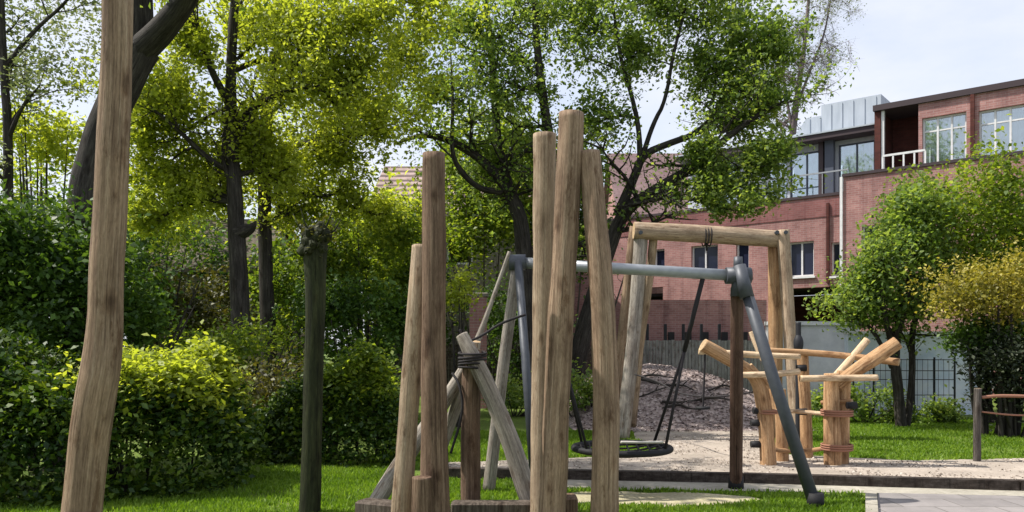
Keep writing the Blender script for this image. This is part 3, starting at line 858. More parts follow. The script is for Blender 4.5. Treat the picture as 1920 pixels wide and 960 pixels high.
# climbing frame: five tall posts, crossed logs behind, low beams
cf = thing('climbing_frame', 'tall log climbing frame with two clusters of bare posts on low dark beams', 'climbing frame', tuple(W(930, 0, 7).xy) + (0,))
D = 6.9
log('post', [W(752, 1010, D), W(757, 900, D), W(770, 720, D), W(781, 560, D), W(787, 462, D + .1)], [.092, .09, .086, .078, .07], 'post_pale', cf)
D = 6.75
o = log('post', [W(818, 1020, D), W(815, 900, D), W(813, 700, D), W(814, 500, D), W(813, 288, D)], [.135, .118, .106, .1, .092], 'post_dark', cf)
D = 7.15
log('post', [W(1014, 1005, D), W(1016, 850, D), W(1019, 600, D), W(1021, 400, D), W(1021, 252, D)], [.1, .1, .1, .102, .102], 'post_pale', cf)
D = 6.8
log('post', [W(1034, 1020, D), W(1040, 850, D), W(1051, 600, D), W(1063, 400, D), W(1071, 212, D)], [.112, .112, .11, .107, .103], 'post', cf)
log('post', [W(1133, 1024, D - .1), W(1136, 880, D - .1), W(1136, 700, D - .1), W(1127, 520, D - .1), W(1115, 400, D - .05), W(1105, 286, D)], [.12, .115, .108, .1, .098, .09], 'post', cf)
D = 7.7
log('post', [W(882, 970, D), W(882, 850, D), W(883, 740, D), W(886, 655, D)], [.096, .095, .092, .088], 'post_dark', cf)
log('crossed_log', [W(1000, 960, 7.5), W(965, 850, 7.55), W(922, 740, 7.55), W(886, 668, 7.55), W(866, 628, 7.6)], [.09, .09, .084, .075, .06], 'post_grey', cf)
log('crossed_log', [W(692, 965, 7.65), W(745, 878, 7.75), W(815, 780, 7.85), W(872, 692, 7.9), W(903, 620, 7.95), W(955, 472, 8.0)], [.085, .082, .075, .055, .024, .018], 'post_grey', cf)
log('crossed_log', [W(824, 850, 8.0), W(856, 760, 7.95), W(885, 690, 7.85), W(892, 640, 7.8)], [.06, .06, .055, .05], 'post_grey', cf)
lash = MB()
for k in range(5):
    c = W(886, 662 + 7 * k, 7.62)
    ring = [c + Vector((.13 * math.cos(a), .16 * math.sin(a), .012 * math.sin(a + k))) for a in [2 * math.pi * i / 16 for i in range(17)]]
    lash.tube(ring, .011, 6, caps=False, smooth=0)
lash.build('rope_lashing', M['rope'], cf, True)
rp = MB()
rp.tube([W(862, 618, 7.62), W(874, 642, 7.6), W(900, 632, 7.7), W(940, 605, 7.8), W(985, 590, 7.9)], .013, 6)
rp.tube([W(848, 700, 7.7), W(862, 720, 7.62), W(870, 770, 7.6), W(845, 850, 7.6)], .013, 6)
rp.build('rope', M['rope'], cf, True)
for a, c, wd, hh, m_ in ((G(676, 986), G(772, 996), .2, .24, 'beam'), (G(846, 981), G(1006, 981), .16, .2, 'beam'), (G(1050, 985), G(1082, 985), .24, .27, 'post_dark')):
    a, c = a.copy(), c.copy()
    mid = (a + c) / 2
    MB().box(mid + Vector((0, 0, hh / 2)), ((c - a).length, wd, hh), math.atan2(c.y - a.y, c.x - a.x), .02).build('base_beam', M[m_], cf)
D = 6.7
for xx in (779, 800):
    g = W(xx, 0, D)
log('stub_post', [W(791, 1015, 6.58), W(791, 960, 6.58), W(791, 894, 6.58)], [.085, .085, .08], 'post_dark', cf, cap='post_dark')

# steel swing with a nest seat
sf = thing('swing_frame', 'steel beam swing frame with splayed legs carrying the nest seat', 'swing frame', tuple(W(1180, 0, 8.6).xy) + (0,))
bl, br_ = W(968, 492, 8.75), W(1384, 517, 8.5)
MB().tube([bl, br_], .06, 16).build('beam', M['steel'], sf, True)
def bracket(c):
    m_ = MB()
    m_.tube([c + Vector((-.13, 0, 0)), c + Vector((.13, 0, 0))], .088, 16)
    m_.tube([c + Vector((.02, .0, .08)), c + Vector((.0, 0, -.22))], [.07, .085], 12)
    m_.tube([c + Vector((.0, -.04, .1)), c + Vector((.06, -.12, -.24))], [.07, .075], 12)
    m_.tube([c + Vector((.0, 0, .06)), c + Vector((0, 0, .2))], [.05, .045], 10)
    return m_.build('bracket', M['steel_dark'], sf, True)
bracket(br_)
MB().tube([bl + Vector((-.08, 0, 0)), bl + Vector((.1, 0, 0))], .088, 16).build('bracket', M['steel_dark'], sf, True)
log('leg', [br_ + Vector((0, .04, -.12)), G(1380, 916) + Vector((0, 0, .02))], [.068, .072], 'swing_leg', sf, 14, .03)
MB().tube([br_ + Vector((.02, -.06, .0)), W(1450, 710, 8.25), G(1529, 950)], [.06, .062, .064], 14, smooth=0).build('leg', M['steel_dark'], sf, True)
log('leg', [bl + Vector((0, .03, -.1)), W(944, 680, 8.8), G(916, 922)], [.06, .064, .07], 'post_grey', sf, 12, .03)
MB().tube([bl + Vector((.02, -.06, .0)), G(1006, 950)], [.045, .05], 14).build('leg', M['steel_dark'], sf, True)
for g in (G(1380, 916), G(1529, 950)):
    MB().tube([g + Vector((0, 0, -.02)), g + Vector((0, 0, .14))], [.088, .082], 14).build('foot', M['rubber'], sf, True)

ns = thing('nest_swing', 'round black nest swing seat hanging on dark ropes from the steel beam', 'swing', tuple(W(1166, 838, 8.9)))
sc_ = W(1166, 840, 8.9)
ring = [sc_ + Vector((.53 * math.cos(a), .53 * math.sin(a), 0)) for a in [2 * math.pi * i / 40 for i in range(41)]]
MB().tube(ring, .035, 10, caps=False, smooth=0).build('ring', M['rubber'], ns, True)
net = MB()
for k in range(-4, 5):
    o_ = k * .11
    h_ = math.sqrt(max(.02, .5 * .5 - o_ * o_))
    for ax_ in (0, 1):
        p = []
        for i in range(7):
            s_ = -h_ + 2 * h_ * i / 6
            z = -.09 * (1 - (s_ * s_ + o_ * o_) / .25)
            p.append(sc_ + (Vector((s_, o_, z)) if ax_ == 0 else Vector((o_, s_, z + .012))))
        net.tube(p, .012, 5, smooth=1)
net.build('net', M['rope'], ns, True)
tr_, tl_ = bl.lerp(br_, .845) - Vector((0, 0, .05)), bl.lerp(br_, .12) - Vector((0, 0, .05))
for tp, sg in ((tr_, 1), (tl_, -1)):
    j = tp.lerp(sc_ + Vector((sg * .42, 0, 0)), .42)
    MB().tube([tp, j], .026, 7).build('rope', M['rope'], ns, True)
    for q in (-1, 1):
        a = R(38) * q
        MB().tube([j, sc_ + Vector((sg * .53 * math.cos(a), .53 * math.sin(a), .03))], .017, 6).build('rope', M['rope'], ns, True)
MB().tube([W(1164, 829, 8.35), W(1200, 829.5, 8.38), W(1243, 829, 8.5)], .014, 6).build('edge_cord', M['rope_pale'], ns, True)

# big timber portal frame
D = 14.0
pf = thing('timber_frame', 'large pale timber swing frame with a thick top log behind the steel swing', 'swing frame', tuple(W(1320, 0, D).xy) + (0,))
log('top_log', [W(1188, 432, D), W(1325, 439, D), W(1474, 449, D)], [.15, .155, .15], 'post_pale', pf, 18, .05)
log('leg', [W(1203, 420, D + .1), W(1190, 620, D), W(1167, 822, D - .2)], [.12, .12, .125], 'post_grey', pf)
log('leg', [W(1192, 425, D + .3), W(1172, 600, D + .6), W(1152, 806, D + 1)], [.11, .11, .11], 'post', pf)
log('leg', [W(1226, 440, D + .1), W(1216, 540, D + .35), W(1200, 640, D + .7), W(1186, 798, D + 1.2)], [.075, .075, .075, .075], 'post_pale', pf)
log('leg', [W(1452, 440, D + .1), W(1455, 620, D + .2), W(1452, 820, D + .2)], [.12, .118, .12], 'robinia', pf)
log('leg', [W(1468, 432, D - .1), W(1480, 620, D - .2), W(1498, 826, D - .5)], [.11, .11, .115], 'post_pale', pf)
for xx in (1200, 1454, 1470):
    MB().tube([W(xx, 437, D - .14) + Vector((0, -.1, 0)), W(xx, 437, D) + Vector((0, .05, 0))], .035, 8).build('bolt', M['steel_dark'], pf, True)
lm = MB()
for k in range(3):
    c = W(1325, 441, D) + Vector((.05 * (k - 1), 0, -.02))
    lm.tube([c + Vector((0, .17 * math.cos(a), .17 * math.sin(a))) for a in [2 * math.pi * i / 14 for i in range(15)]], .012, 5, caps=False, smooth=0)
lm.tube([W(1325, 452, D) - Vector((0, 0, .04)), W(1325, 470, D)], .02, 6)
lm.build('hook', M['rope'], pf, True)

# forked robinia log climber
D = 10.9
rc = thing('forked_log_climber', 'orange robinia climbing structure with forked log arms and pale rails', 'climbing frame', tuple(W(1500, 0, D).xy) + (0,))
log('trunk', [W(1561, 884, D), W(1560, 800, D), W(1559, 700, D)], [.115, .11, .1], 'robinia', rc, bump=.12)
log('trunk', [W(1578, 882, D + .1), W(1579, 800, D + .1), W(1582, 695, D + .1)], [.10, .095, .095], 'robinia', rc, bump=.12)
log('arm', [W(1568, 725, D), W(1600, 698, D), W(1640, 672, D - .05), W(1683, 643, D - .1)], [.085, .09, .098, .094], 'robinia', rc, bump=.12)
log('arm', [W(1552, 722, D + .3), W(1590, 680, D + .35), W(1626, 637, D + .4)], [.05, .05, .048], 'robinia_pale', rc)
log('trunk', [W(1440, 884, D), W(1438, 810, D), W(1432, 760, D), W(1424, 715, D), W(1400, 690, D)], [.11, .1, .1, .098, .09], 'robinia', rc, bump=.12)
log('trunk', [W(1466, 880, D + .35), W(1467, 800, D + .35), W(1462, 730, D + .35)], [.09, .085, .08], 'robinia', rc, bump=.12)
log('arm', [W(1440, 728, D), W(1412, 700, D), W(1365, 672, D - .05), W(1318, 646, D - .1)], [.08, .085, .09, .088], 'robinia', rc, bump=.12)
log('arm', [W(1432, 675, D + .3), W(1420, 650, D + .35), W(1409, 622, D + .4)], [.045, .045, .042], 'robinia_pale', rc)
log('trunk', [W(1514, 868, D + .7), W(1510, 760, D + .7), W(1504, 655, D + .7)], [.085, .082, .08], 'robinia', rc, bump=.1)
log('rail', [W(1310, 659, D - .05), W(1400, 665, D - .1), W(1500, 669, D - .1)], [.04, .045, .04], 'robinia_pale', rc)
log('rail', [W(1440, 657, D + .6), W(1560, 664, D + .55), W(1686, 679, D)], [.04, .045, .05], 'robinia', rc)
log('rail', [W(1500, 710, D - .16), W(1570, 709, D - .16), W(1645, 708, D - .16)], [.042, .048, .042], 'robinia_pale', rc)
log('rail', [W(1385, 703, D - .16), W(1440, 703, D - .16), W(1498, 697, D - .05)], [.04, .045, .04], 'robinia_pale', rc)
log('rail', [W(1425, 772, D), W(1480, 770, D + .4), W(1560, 777, D)], [.028, .028, .028], 'robinia_pale', rc)
log('rail', [W(1440, 842, D + .1), W(1500, 848, D + .4), W(1560, 838, D)], [.03, .03, .03], 'robinia', rc)
def wrap(c, r, n, pitch=.03):
    lm = MB()
    for k in range(n):
        lm.tube([c + Vector((r * math.cos(a), r * math.sin(a), k * pitch)) for a in [2 * math.pi * i / 14 for i in range(15)]], .014, 6, caps=False, smooth=0)
    lm.build('rope_lashing', M['rope_brown'], rc, True)
wrap(W(1569, 778, D), .2, 3); wrap(W(1569, 842, D), .2, 3); wrap(W(1439, 774, D), .125, 2)
for xx, yy in ((1416, 793), (1416, 833), (1502, 690), (1503, 772), (1596, 760), (1420, 770)):
    c = W(xx, yy, D - (.0 if xx < 1500 else .12 if xx > 1550 else -.55))
    MB().tube([c + Vector((-.06, 0, 0)), c + Vector((.07, 0, 0))], [.045, .05], 10).build('foot_knob', M['rubber'], rc, True)
log('step_log', [W(1540, 755, D + .2), W(1598, 752, D - .1)], [.03, .03], 'robinia', rc, 8)
rp = MB()
rp.tube([W(1190, 702, 13.6), W(1235, 715, 12.8), W(1270, 738, 12), W(1330, 746, 11.5), W(1400, 738, 11), W(1432, 728, 10.9)], .013, 6)
rp.build('slack_rope', M['rope'], rc, True)

ds = thing('disc_swing', 'small round disc seat hanging on one rope from the pale rail', 'swing', tuple(W(1318, 766, D - .05)))
MB().tube([W(1322, 662, D - .07), W(1320, 720, D - .07), W(1318, 765, D - .07)], .014, 6).build('rope', M['rope'], ds, True)
c = W(1318, 767, D - .07)
MB().tube([c, c + Vector((0, 0, .035))], [.1, .095], 16).build('seat', M['rubber'], ds, True)

lp = thing('bollard_lamp', 'dark bollard with a round head behind the pale rail of the log climber', 'bollard', (W(1497, 0, 12.4).x, 12.4, 0))
c = Vector((W(1497, 0, 12.4).x, 12.4, 0))
MB().tube([c, c + Vector((0, 0, 1.55)), c + Vector((0, 0, 1.98))], [.045, .042, .04], 10).build('post', M['iron'], lp, True)
MB().tube([c + Vector((0, 0, 1.54)), c + Vector((0, 0, 1.6)), c + Vector((0, 0, 1.7)), c + Vector((0, 0, 1.78))], [.05, .075, .075, .04], 12).build('head', M['iron'], lp, True)

# ================================================================== PLANTS
def tree(name, label, base, limbs, bark, leaf, leaf_size, per, sig, nb, L, depth, blobs=(), cat='tree', group=None, keep=1.0, rise=.2, t0=.3, kids=3, seg=10, droop=0.0, dens=1.0):
    """limbs: lists of (px, py, D) with radii; the crown's leaves sit on the twigs and in extra clumps"""
    t = thing(name, label, cat, tuple(base), group)
    mb = MB(); tips = []
    for i, (pts, rad, frac) in enumerate(limbs):
        P = [W(*p) for p in pts]
        mb.tube(P, rad, seg, bump=.1, caps=True)
        if frac > 0: limb_grow(mb, tips, P, rad, max(1, int(nb * frac)), L, t0, depth, rise, kids, droop=droop)
    for c, r, n in blobs:
        c = Vector(c)
        best = None
        for pts, rad, frac in limbs:
            P = [W(*p) for p in pts]
            for a, b_, ra, rb in zip(P, P[1:], rad, rad[1:]):
                for f in (0, .33, .66, 1):
                    q = a.lerp(b_, f)
                    if q.z > c.z + .4 or q.z < 1.2: continue
                    dd = (q - c).length
                    if best is None or dd < best[0]: best = (dd, q, ra * (1 - f) + rb * f)
        if best is None: continue
        q, rr = best[1], max(.012, min(.06, best[2] * .6))
        m1 = q.lerp(c, .5) + Vector((0, 0, .12 * best[0]))
        bp = [q, m1, c, c + (c - m1) * .5 + Vector((0, 0, .2))]
        br_r = [rr, rr * .75, rr * .5, .006]
        mb.tube(bp, br_r, 7, caps=False)
        tp = []
        limb_grow(mb, tp, bp, br_r, 13, max(r) * 1.0, .3, 1, rise, 2)
        tips += tp
    mb.build('trunk', bark, t, True)
    arr = [tip_leaves(tips, per, sig, keep)] if per and tips else []
    for c, r, n in blobs: arr.append(blob(c, [q * 1.22 for q in r], int(n * dens * .42), 10, sig * .8))
    if arr: leaf_object('crown', np.concatenate(arr), leaf_size, leaf, t)
    return t

# leaning dark tree behind the crooked post
D = 11.0
tree('leaning_tree', 'big dark leaning tree whose forked trunk shows behind the crooked post', (W(150, 0, D).x, D, 0), [
    ([(148, 885, D), (152, 640, D), (160, 400, D), (178, 280, D), (222, 175, D), (268, 90, D)], [.36, .3, .25, .23, .23, .23], .0),
    ([(262, 110, D), (262, 20, D), (258, -140, D), (250, -420, D)], [.2, .17, .15, .08], .5),
    ([(258, 100, D), (310, 50, D - .2), (350, 0, D - .4), (400, -110, D - .7), (500, -330, D - 1.4)], [.2, .17, .155, .12, .06], .6)],
    M['bark'], M['leaf_green'], .11, 9, .14, 22, 1.9, 1, (), keep=.6)

D = 14.0
tree('thin_tree', 'thin dark tree with pale young leaves cut by the left edge of the photo', (W(20, 0, D).x, D, 0), [
    ([(24, 825, D), (20, 600, D), (14, 400, D), (16, 250, D), (6, 120, D), (2, 0, D), (-6, -160, D)], [.1, .09, .085, .075, .065, .055, .03], .5),
    ([(16, 260, D), (40, 200, D - .2), (75, 160, D - .4)], [.04, .03, .012], .15),
    ([(6, 130, D), (60, 60, D + .3), (130, 0, D + .5), (180, -80, D + .6)], [.045, .035, .025, .01], .35)],
    M['bark'], M['leaf_pale'], .075, 4, .1, 20, 1.3, 1, (), t0=.45)
# lime-leaved twin trees
D = 15.0
lime_blobs = lambda L_: [(W(x, y, d), (rx, rx * .9, rz), n) for x, y, d, rx, rz, n in L_]
tree('slender_tree', 'slender dark trunked tree with lime green spring leaves, the nearer of two side by side', (W(458, 0, D).x, D, 0), [
    ([(460, 812, D), (453, 640, D), (446, 470, D), (438, 330, D), (432, 200, D), (434, 90, D), (442, -20, D), (452, -200, D)], [.21, .18, .165, .13, .105, .09, .075, .03], .35),
    ([(446, 436, D), (470, 430, D - .1), (480, 415, D - .2)], [.17, .1, .02], 0),
    ([(432, 320, D), (402, 305, D - .2), (384, 292, D - .3), (330, 240, D - .6), (270, 190, D - 1)], [.07, .06, .05, .035, .015], .3),
    ([(432, 200, D), (395, 130, D - .3), (372, 70, D - .5), (355, 0, D - .8), (330, -80, D - 1)], [.08, .06, .05, .04, .02], .25),
    ([(436, 250, D), (468, 205, D - .1), (520, 175, D - .3), (600, 160, D - .6)], [.07, .055, .045, .02], .25),
    ([(433, 135, D), (490, 110, D + .3), (545, 112, D + .3), (590, 150, D + .3), (630, 200, D)], [.06, .05, .045, .035, .015], .25)],
    M['bark'], M['leaf_lime'], .085, 7, .095, 26, 1.6, 1,
    lime_blobs([(330, 200, 15, .9, .8, 3200), (300, 330, 15.4, .85, .7, 3200), (380, 370, 15.5, .8, .5, 2600), (280, 420, 15.8, .6, .45, 1400), (270, 250, 15.2, .5, .6, 1400), (460, 280, 15.6, .7, .7, 1500), (560, 90, 15, 1.1, .8, 3800), (650, 160, 15, 1.0, .9, 3800), (350, 90, 14.6, .6, .4, 500), (520, 330, 15.6, .9, .6, 1500),
                (690, 30, 15, 1.1, .7, 3600)]), t0=.45, dens=.75)
D = 17.0
tree('slender_tree', 'slender dark trunked tree with lime green leaves, the thinner one standing just behind its twin', (W(505, 0, D).x, D, 0), [
    ([(508, 785, D), (503, 640, D), (497, 460, D), (495, 320, D), (500, 200, D), (522, 90, D), (545, 0, D), (560, -150, D)], [.19, .16, .145, .13, .115, .09, .07, .03], .4),
    ([(497, 312, D), (540, 278, D - .3), (590, 262, D - .6), (640, 250, D - .9)], [.07, .055, .045, .02], .3),
    ([(495, 330, D), (470, 315, D - .2), (430, 325, D - .4)], [.05, .04, .02], .1),
    ([(500, 200, D), (545, 130, D + .4), (620, 60, D + .6), (720, 0, D + .8)], [.08, .06, .045, .02], .35)],
    M['bark'], M['leaf_lime'], .09, 7, .10, 22, 1.7, 1,
    lime_blobs([(610, 310, 17, 1.0, .7, 1900), (560, 400, 17.5, 1.0, .5, 1700), (700, 250, 17.4, 1.1, .8, 2300), (760, 120, 17, 1.2, 1.0, 4600), (790, 10, 17, 1.2, .7, 3600), (470, 60, 17.6, .9, .7, 1300), (690, 400, 18, .8, .5, 1100), (640, -60, 17, 1.6, .6, 2000)]), t0=.45, dens=.8)

# centre tree
D = 20.0
tree('spreading_tree', 'large spreading tree with dark forked limbs and green leaves behind the tall posts', (W(1040, 0, D).x, D, 0), [
    ([(1010, 770, D), (990, 600, D), (983, 470, D), (975, 400, D), (950, 350, D), (905, 300, D), (850, 265, D - .4), (795, 250, D - .8), (740, 270, D - 1)], [0.279, 0.238, 0.221, 0.18, 0.139, 0.115, 0.0902, 0.0656, 0.0246], .22),
    ([(978, 420, D), (940, 330, D + .4), (930, 240, D + .6), (925, 120, D + .8), (910, 0, D + 1), (890, -120, D + 1)], [0.164, 0.131, 0.107, 0.0902, 0.0656, 0.0246], .22),
    ([(940, 360, D), (900, 355, D - .3), (870, 330, D - .6), (845, 290, D - .9), (850, 200, D - 1), (845, 100, D - 1)], [0.0984, 0.0738, 0.0656, 0.0574, 0.041, 0.0164], .12),
    ([(1030, 770, D), (1040, 600, D), (1042, 440, D), (1035, 300, D), (1015, 160, D), (1000, 20, D), (1010, -150, D)], [0.246, 0.213, 0.18, 0.139, 0.107, 0.0738, 0.0328], .3),
    ([(1060, 770, D), (1100, 600, D), (1140, 470, D), (1168, 395, D), (1230, 355, D - .3), (1290, 320, D - .6), (1360, 260, D - 1), (1420, 215, D - 1.2), (1470, 190, D - 1.4)], [0.262, 0.221, 0.18, 0.164, 0.139, 0.115, 0.082, 0.0574, 0.0246], .3),
    ([(1160, 400, D), (1190, 330, D), (1205, 290, D), (1250, 270, D), (1310, 250, D), (1350, 200, D + .2), (1370, 120, D + .4), (1390, 0, D + .5)], [0.139, 0.115, 0.0984, 0.082, 0.0738, 0.0615, 0.041, 0.0164], .3),
    ([(1200, 300, D), (1198, 240, D), (1185, 180, D), (1165, 120, D), (1150, 20, D), (1140, -100, D)], [0.0738, 0.0615, 0.0533, 0.0451, 0.0328, 0.0164], .2),
    ([(1204, 295, D), (1225, 230, D), (1248, 190, D), (1262, 100, D), (1290, 0, D), (1300, -120, D)], [0.0697, 0.0574, 0.0492, 0.041, 0.0328, 0.0164], .25),
    ([(1290, 320, D - .6), (1340, 330, D - .9), (1400, 310, D - 1.2), (1450, 270, D - 1.5)], [0.0574, 0.0492, 0.0369, 0.0164], .12)],
    M['bark'], M['leaf_green'], .10, 6, .11, 40, 2.0, 1,
    lime_blobs([(860, 60, 20, 1.4, 1.0, 4600), (1000, 40, 20.5, 1.6, 1.1, 6000), (960, 180, 20, 1.3, 1.0, 3800), (1110, 60, 20, 1.4, 1.0, 5000), (1320, 40, 20, 1.6, 1.0, 6000), (1420, 90, 19.5, 1.0, 1.1, 3400),
                (1340, 345, 18.8, .5, .3, 900), (1400, 365, 18.7, .6, .35, 1300), (1430, 310, 18.8, .5, .45, 1000), (1370, 395, 18.6, .4, .2, 500), (1320, 300, 19, .5, .25, 600), (1120, 230, 20, .9, 1.0, 2600), (1010, 290, 20.6, .9, .7, 2000), (1100, 330, 20.8, .7, .5, 1300), (1190, 110, 20.4, .9, .7, 1600), (830, 190, 19.6, 1.0, .8, 2200), (920, 330, 20.5, 1.0, .9, 2600), (1380, 180, 19.6, .8, .6, 1000), (1240, 30, 20.4, 1.2, .8, 3400), (1180, -60, 20, 3.0, .8, 3200), (1440, 200, 19, .7, .6, 1700), (1390, 240, 19.2, .7, .5, 1500), (1450, 110, 19.4, .8, .8, 1800), (1330, 150, 19.8, .9, .7, 1600), (1455, 290, 18.9, .4, .4, 800)]), t0=.4, keep=.7, dens=.85)

# bare birch right of it
D = 46.0
tree('bare_tree', 'thin grey tree with almost bare drooping twigs against the sky', (W(1478, 0, D).x, D, 0), [
    ([(1462, 740, D), (1470, 500, D), (1480, 300, D), (1496, 170, D), (1512, 60, D), (1522, -90, D)], [.3, .27, .21, .16, .11, .05], .6),
    ([(1490, 210, D), (1520, 130, D), (1548, 60, D), (1560, -20, D)], [.09, .07, .05, .025], .5),
    ([(1485, 240, D), (1470, 160, D), (1465, 60, D)], [.09, .07, .03], .3)],
    M['bark_birch'], M['leaf_pale'], .10, 1, .15, 34, 2.6, 2, (), keep=.22, rise=-.15, t0=.4, droop=.2)

# pollard stump
D = 7.65
pt = thing('pollarded_tree', 'dark mossy pollarded trunk with a knobbly head beside the hedge', 'tree', tuple(G(581, 962)))
mb = MB()
mb.tube([W(580, 968, D), W(584, 880, D), W(588, 700, D), W(592, 560, D), (W(592, 480, D)), W(590, 455, D), W(590, 425, D)], [.105, .095, .092, .092, .105, .13, .05], 16, bump=.1)
for k in range(34):
    a = random.uniform(0, 6.28)
    e = random.uniform(-.7, 1.1)
    p = W(590, 452, D)
    d = Vector((math.cos(a) * math.cos(e), math.sin(a) * math.cos(e), math.sin(e) * 1.15))
    L_ = random.uniform(.13, .19)
    mb.tube([p, p + d * L_ * .7, p + d * L_], [.06, .055, .03], 8, bump=.3)
    if k % 2: mb.tube([p + d * L_ * .9, p + d * (L_ + .05) + Vector((0, 0, .02)), p + d * (L_ + .12) + Vector((0, 0, .09))], [.012, .008, .003], 4, smooth=0)
mb.build('trunk', M['bark_moss'], pt, True)
leaf_object('foliage', blob(W(590, 440, D), (.2, .2, .16), 300, 10, .04), .04, M['leaf_olive'], pt)

# hedges
def hedge(name, label, prof, m, size, n, lime=None, group=None):
    """prof: (x, y_front, y_back, z_top) stations along the hedge; loose lobed surface, clumps of leaves, bare stems inside"""
    xs, yf, yb, zt = (np.array(v_) for v_ in zip(*prof))
    t = thing(name, label, 'hedge', (float(xs.mean()), float((yf + yb).mean() / 2), 0), group)
    per = 12
    k = n // per
    x = rng.uniform(xs[0], xs[-1], k)
    F_, B_, Z_ = np.interp(x, xs, yf), np.interp(x, xs, yb), np.interp(x, xs, zt)
    a = rng.uniform(-.12, math.pi * .95, k)                 # around the hedge's cross-section: front, top, back
    ln = np.array([mnoise.noise(Vector((q * 1.3, 0, 5))) for q in x])
    rr = np.clip(1 - np.abs(rng.normal(0, .13, k)), .3, 1.1)
    for i_ in range(k):
        q = Vector((x[i_] * 1.0, math.cos(a[i_]) * 1.2, math.sin(a[i_]) * 1.2))
        rr[i_] *= 1 + .30 * mnoise.noise(q * 1.1) + .16 * mnoise.noise(q * 2.9)
    sx = lambda v_: np.sign(v_) * np.abs(v_) ** .55
    y = (F_ + B_) / 2 - sx(np.cos(a)) * (B_ - F_) / 2 * rr
    z = np.where(a < 0, 0, sx(np.sin(np.maximum(a, 0)))) * Z_ * (rr + .12 * ln)
    low = a < .0
    z[low] = rng.uniform(0, .2, low.sum())
    ex_ = np.minimum((x - xs[0]), (xs[-1] - x))
    z *= np.where(ex_ < .35, .55 + .45 * np.clip(ex_ / .35, 0, 1), 1)
    P_ = np.stack([x, y, np.maximum(z, .05)], 1)
    pts = np.repeat(P_, per, 0) + rng.normal(size=(k * per, 3)) * np.repeat(rng.uniform(.04, .11, k), per)[:, None]
    pts[:, 2] = np.maximum(pts[:, 2], .02)
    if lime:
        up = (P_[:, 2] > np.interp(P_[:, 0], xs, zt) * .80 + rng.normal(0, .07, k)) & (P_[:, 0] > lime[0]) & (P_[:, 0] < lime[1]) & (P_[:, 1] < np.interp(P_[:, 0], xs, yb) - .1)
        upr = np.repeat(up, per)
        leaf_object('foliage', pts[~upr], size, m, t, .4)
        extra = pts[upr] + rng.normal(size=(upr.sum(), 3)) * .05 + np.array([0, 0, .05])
        leaf_object('sunlit_top_growth', np.concatenate([pts[upr], extra]), size * 1.05, lime[2], t, .8)  # paler top leaves carry the sunlight in their colour
    else:
        leaf_object('foliage', pts, size, m, t, .4)
    br = MB()
    for i_ in range(int((xs[-1] - xs[0]) * 7)):
        xx = random.uniform(xs[0] + .2, xs[-1] - .2)
        f_, b_, z_ = (float(np.interp(xx, xs, v_)) for v_ in (yf, yb, zt))
        q = Vector((xx, random.uniform(f_ + .3, b_ - .2), 0))
        for _ in range(3):
            br.tube([q, q + Vector((random.gauss(0, .1), random.gauss(0, .08), z_ * .5)), q + Vector((random.gauss(0, .25), random.gauss(0, .18), z_ * .95))], [.014, .010, .004], 4, caps=False, smooth=0)
    br.build('stems', M['bark'], t)
    return t
hx = lambda px, d: W(px, 0, d).x
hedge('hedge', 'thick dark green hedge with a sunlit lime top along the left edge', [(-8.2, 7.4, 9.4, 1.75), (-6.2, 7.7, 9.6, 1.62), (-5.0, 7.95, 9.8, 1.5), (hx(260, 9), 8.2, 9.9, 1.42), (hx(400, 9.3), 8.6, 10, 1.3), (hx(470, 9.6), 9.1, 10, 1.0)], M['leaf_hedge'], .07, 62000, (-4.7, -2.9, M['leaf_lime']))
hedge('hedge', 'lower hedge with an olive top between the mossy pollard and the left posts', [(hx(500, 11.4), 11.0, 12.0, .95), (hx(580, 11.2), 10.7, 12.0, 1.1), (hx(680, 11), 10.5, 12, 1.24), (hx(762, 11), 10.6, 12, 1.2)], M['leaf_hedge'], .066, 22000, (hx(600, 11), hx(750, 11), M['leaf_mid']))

def shrub(name, label, c, rad, n, m, size, stems=9, bark=None, sig=.12, shell=.45, cat='shrub', group=None, per=20, lobes=5, lean=0.0, splay=1.0):
    """several stems from the ground and a crown of leaf clumps in uneven lobes; c is the crown's centre"""
    c = Vector(c)
    base = Vector((c.x - lean, c.y, 0))
    t = thing(name, label, cat, tuple(base), group)
    br = MB()
    rad = rad if isinstance(rad, (tuple, list)) else (rad,) * 3
    arr = [blob(c, rad, int(n * .5), per, sig, shell)]
    for k in range(lobes):
        a = 2 * math.pi * (k + random.random()) / lobes
        e = random.uniform(-.5, .75)
        o_ = Vector((rad[0] * math.cos(a) * .75, rad[1] * math.sin(a) * .75, rad[2] * e))
        arr.append(blob(c + o_, [r_ * random.uniform(.35, .55) for r_ in rad], int(n * .5 / lobes), per, sig, .2))
    pts = np.concatenate(arr)
    pts = pts[pts[:, 2] > .03]
    for k in range(stems):
        d = Vector((random.gauss(0, .45) * rad[0], random.gauss(0, .45) * rad[1], 0))
        top = c + d * 1.3 * splay + Vector((0, 0, rad[2] * random.uniform(.1, .75)))
        q = base + d * .25
        r_ = .012 + .012 * min(3, c.z)
        mb_pts = [q, q.lerp(top, .4) + d * .1, top]
        br.tube(mb_pts, [r_, r_ * .75, .006], 6, caps=False)
        tp = []
        limb_grow(br, tp, mb_pts, [r_, r_ * .75, .006], 5, rad[2] * .6, .35, 0)
    br.build('stems', bark or M['bark'], t, True)
    leaf_object('foliage', pts, size, m, t, .4)
    return t
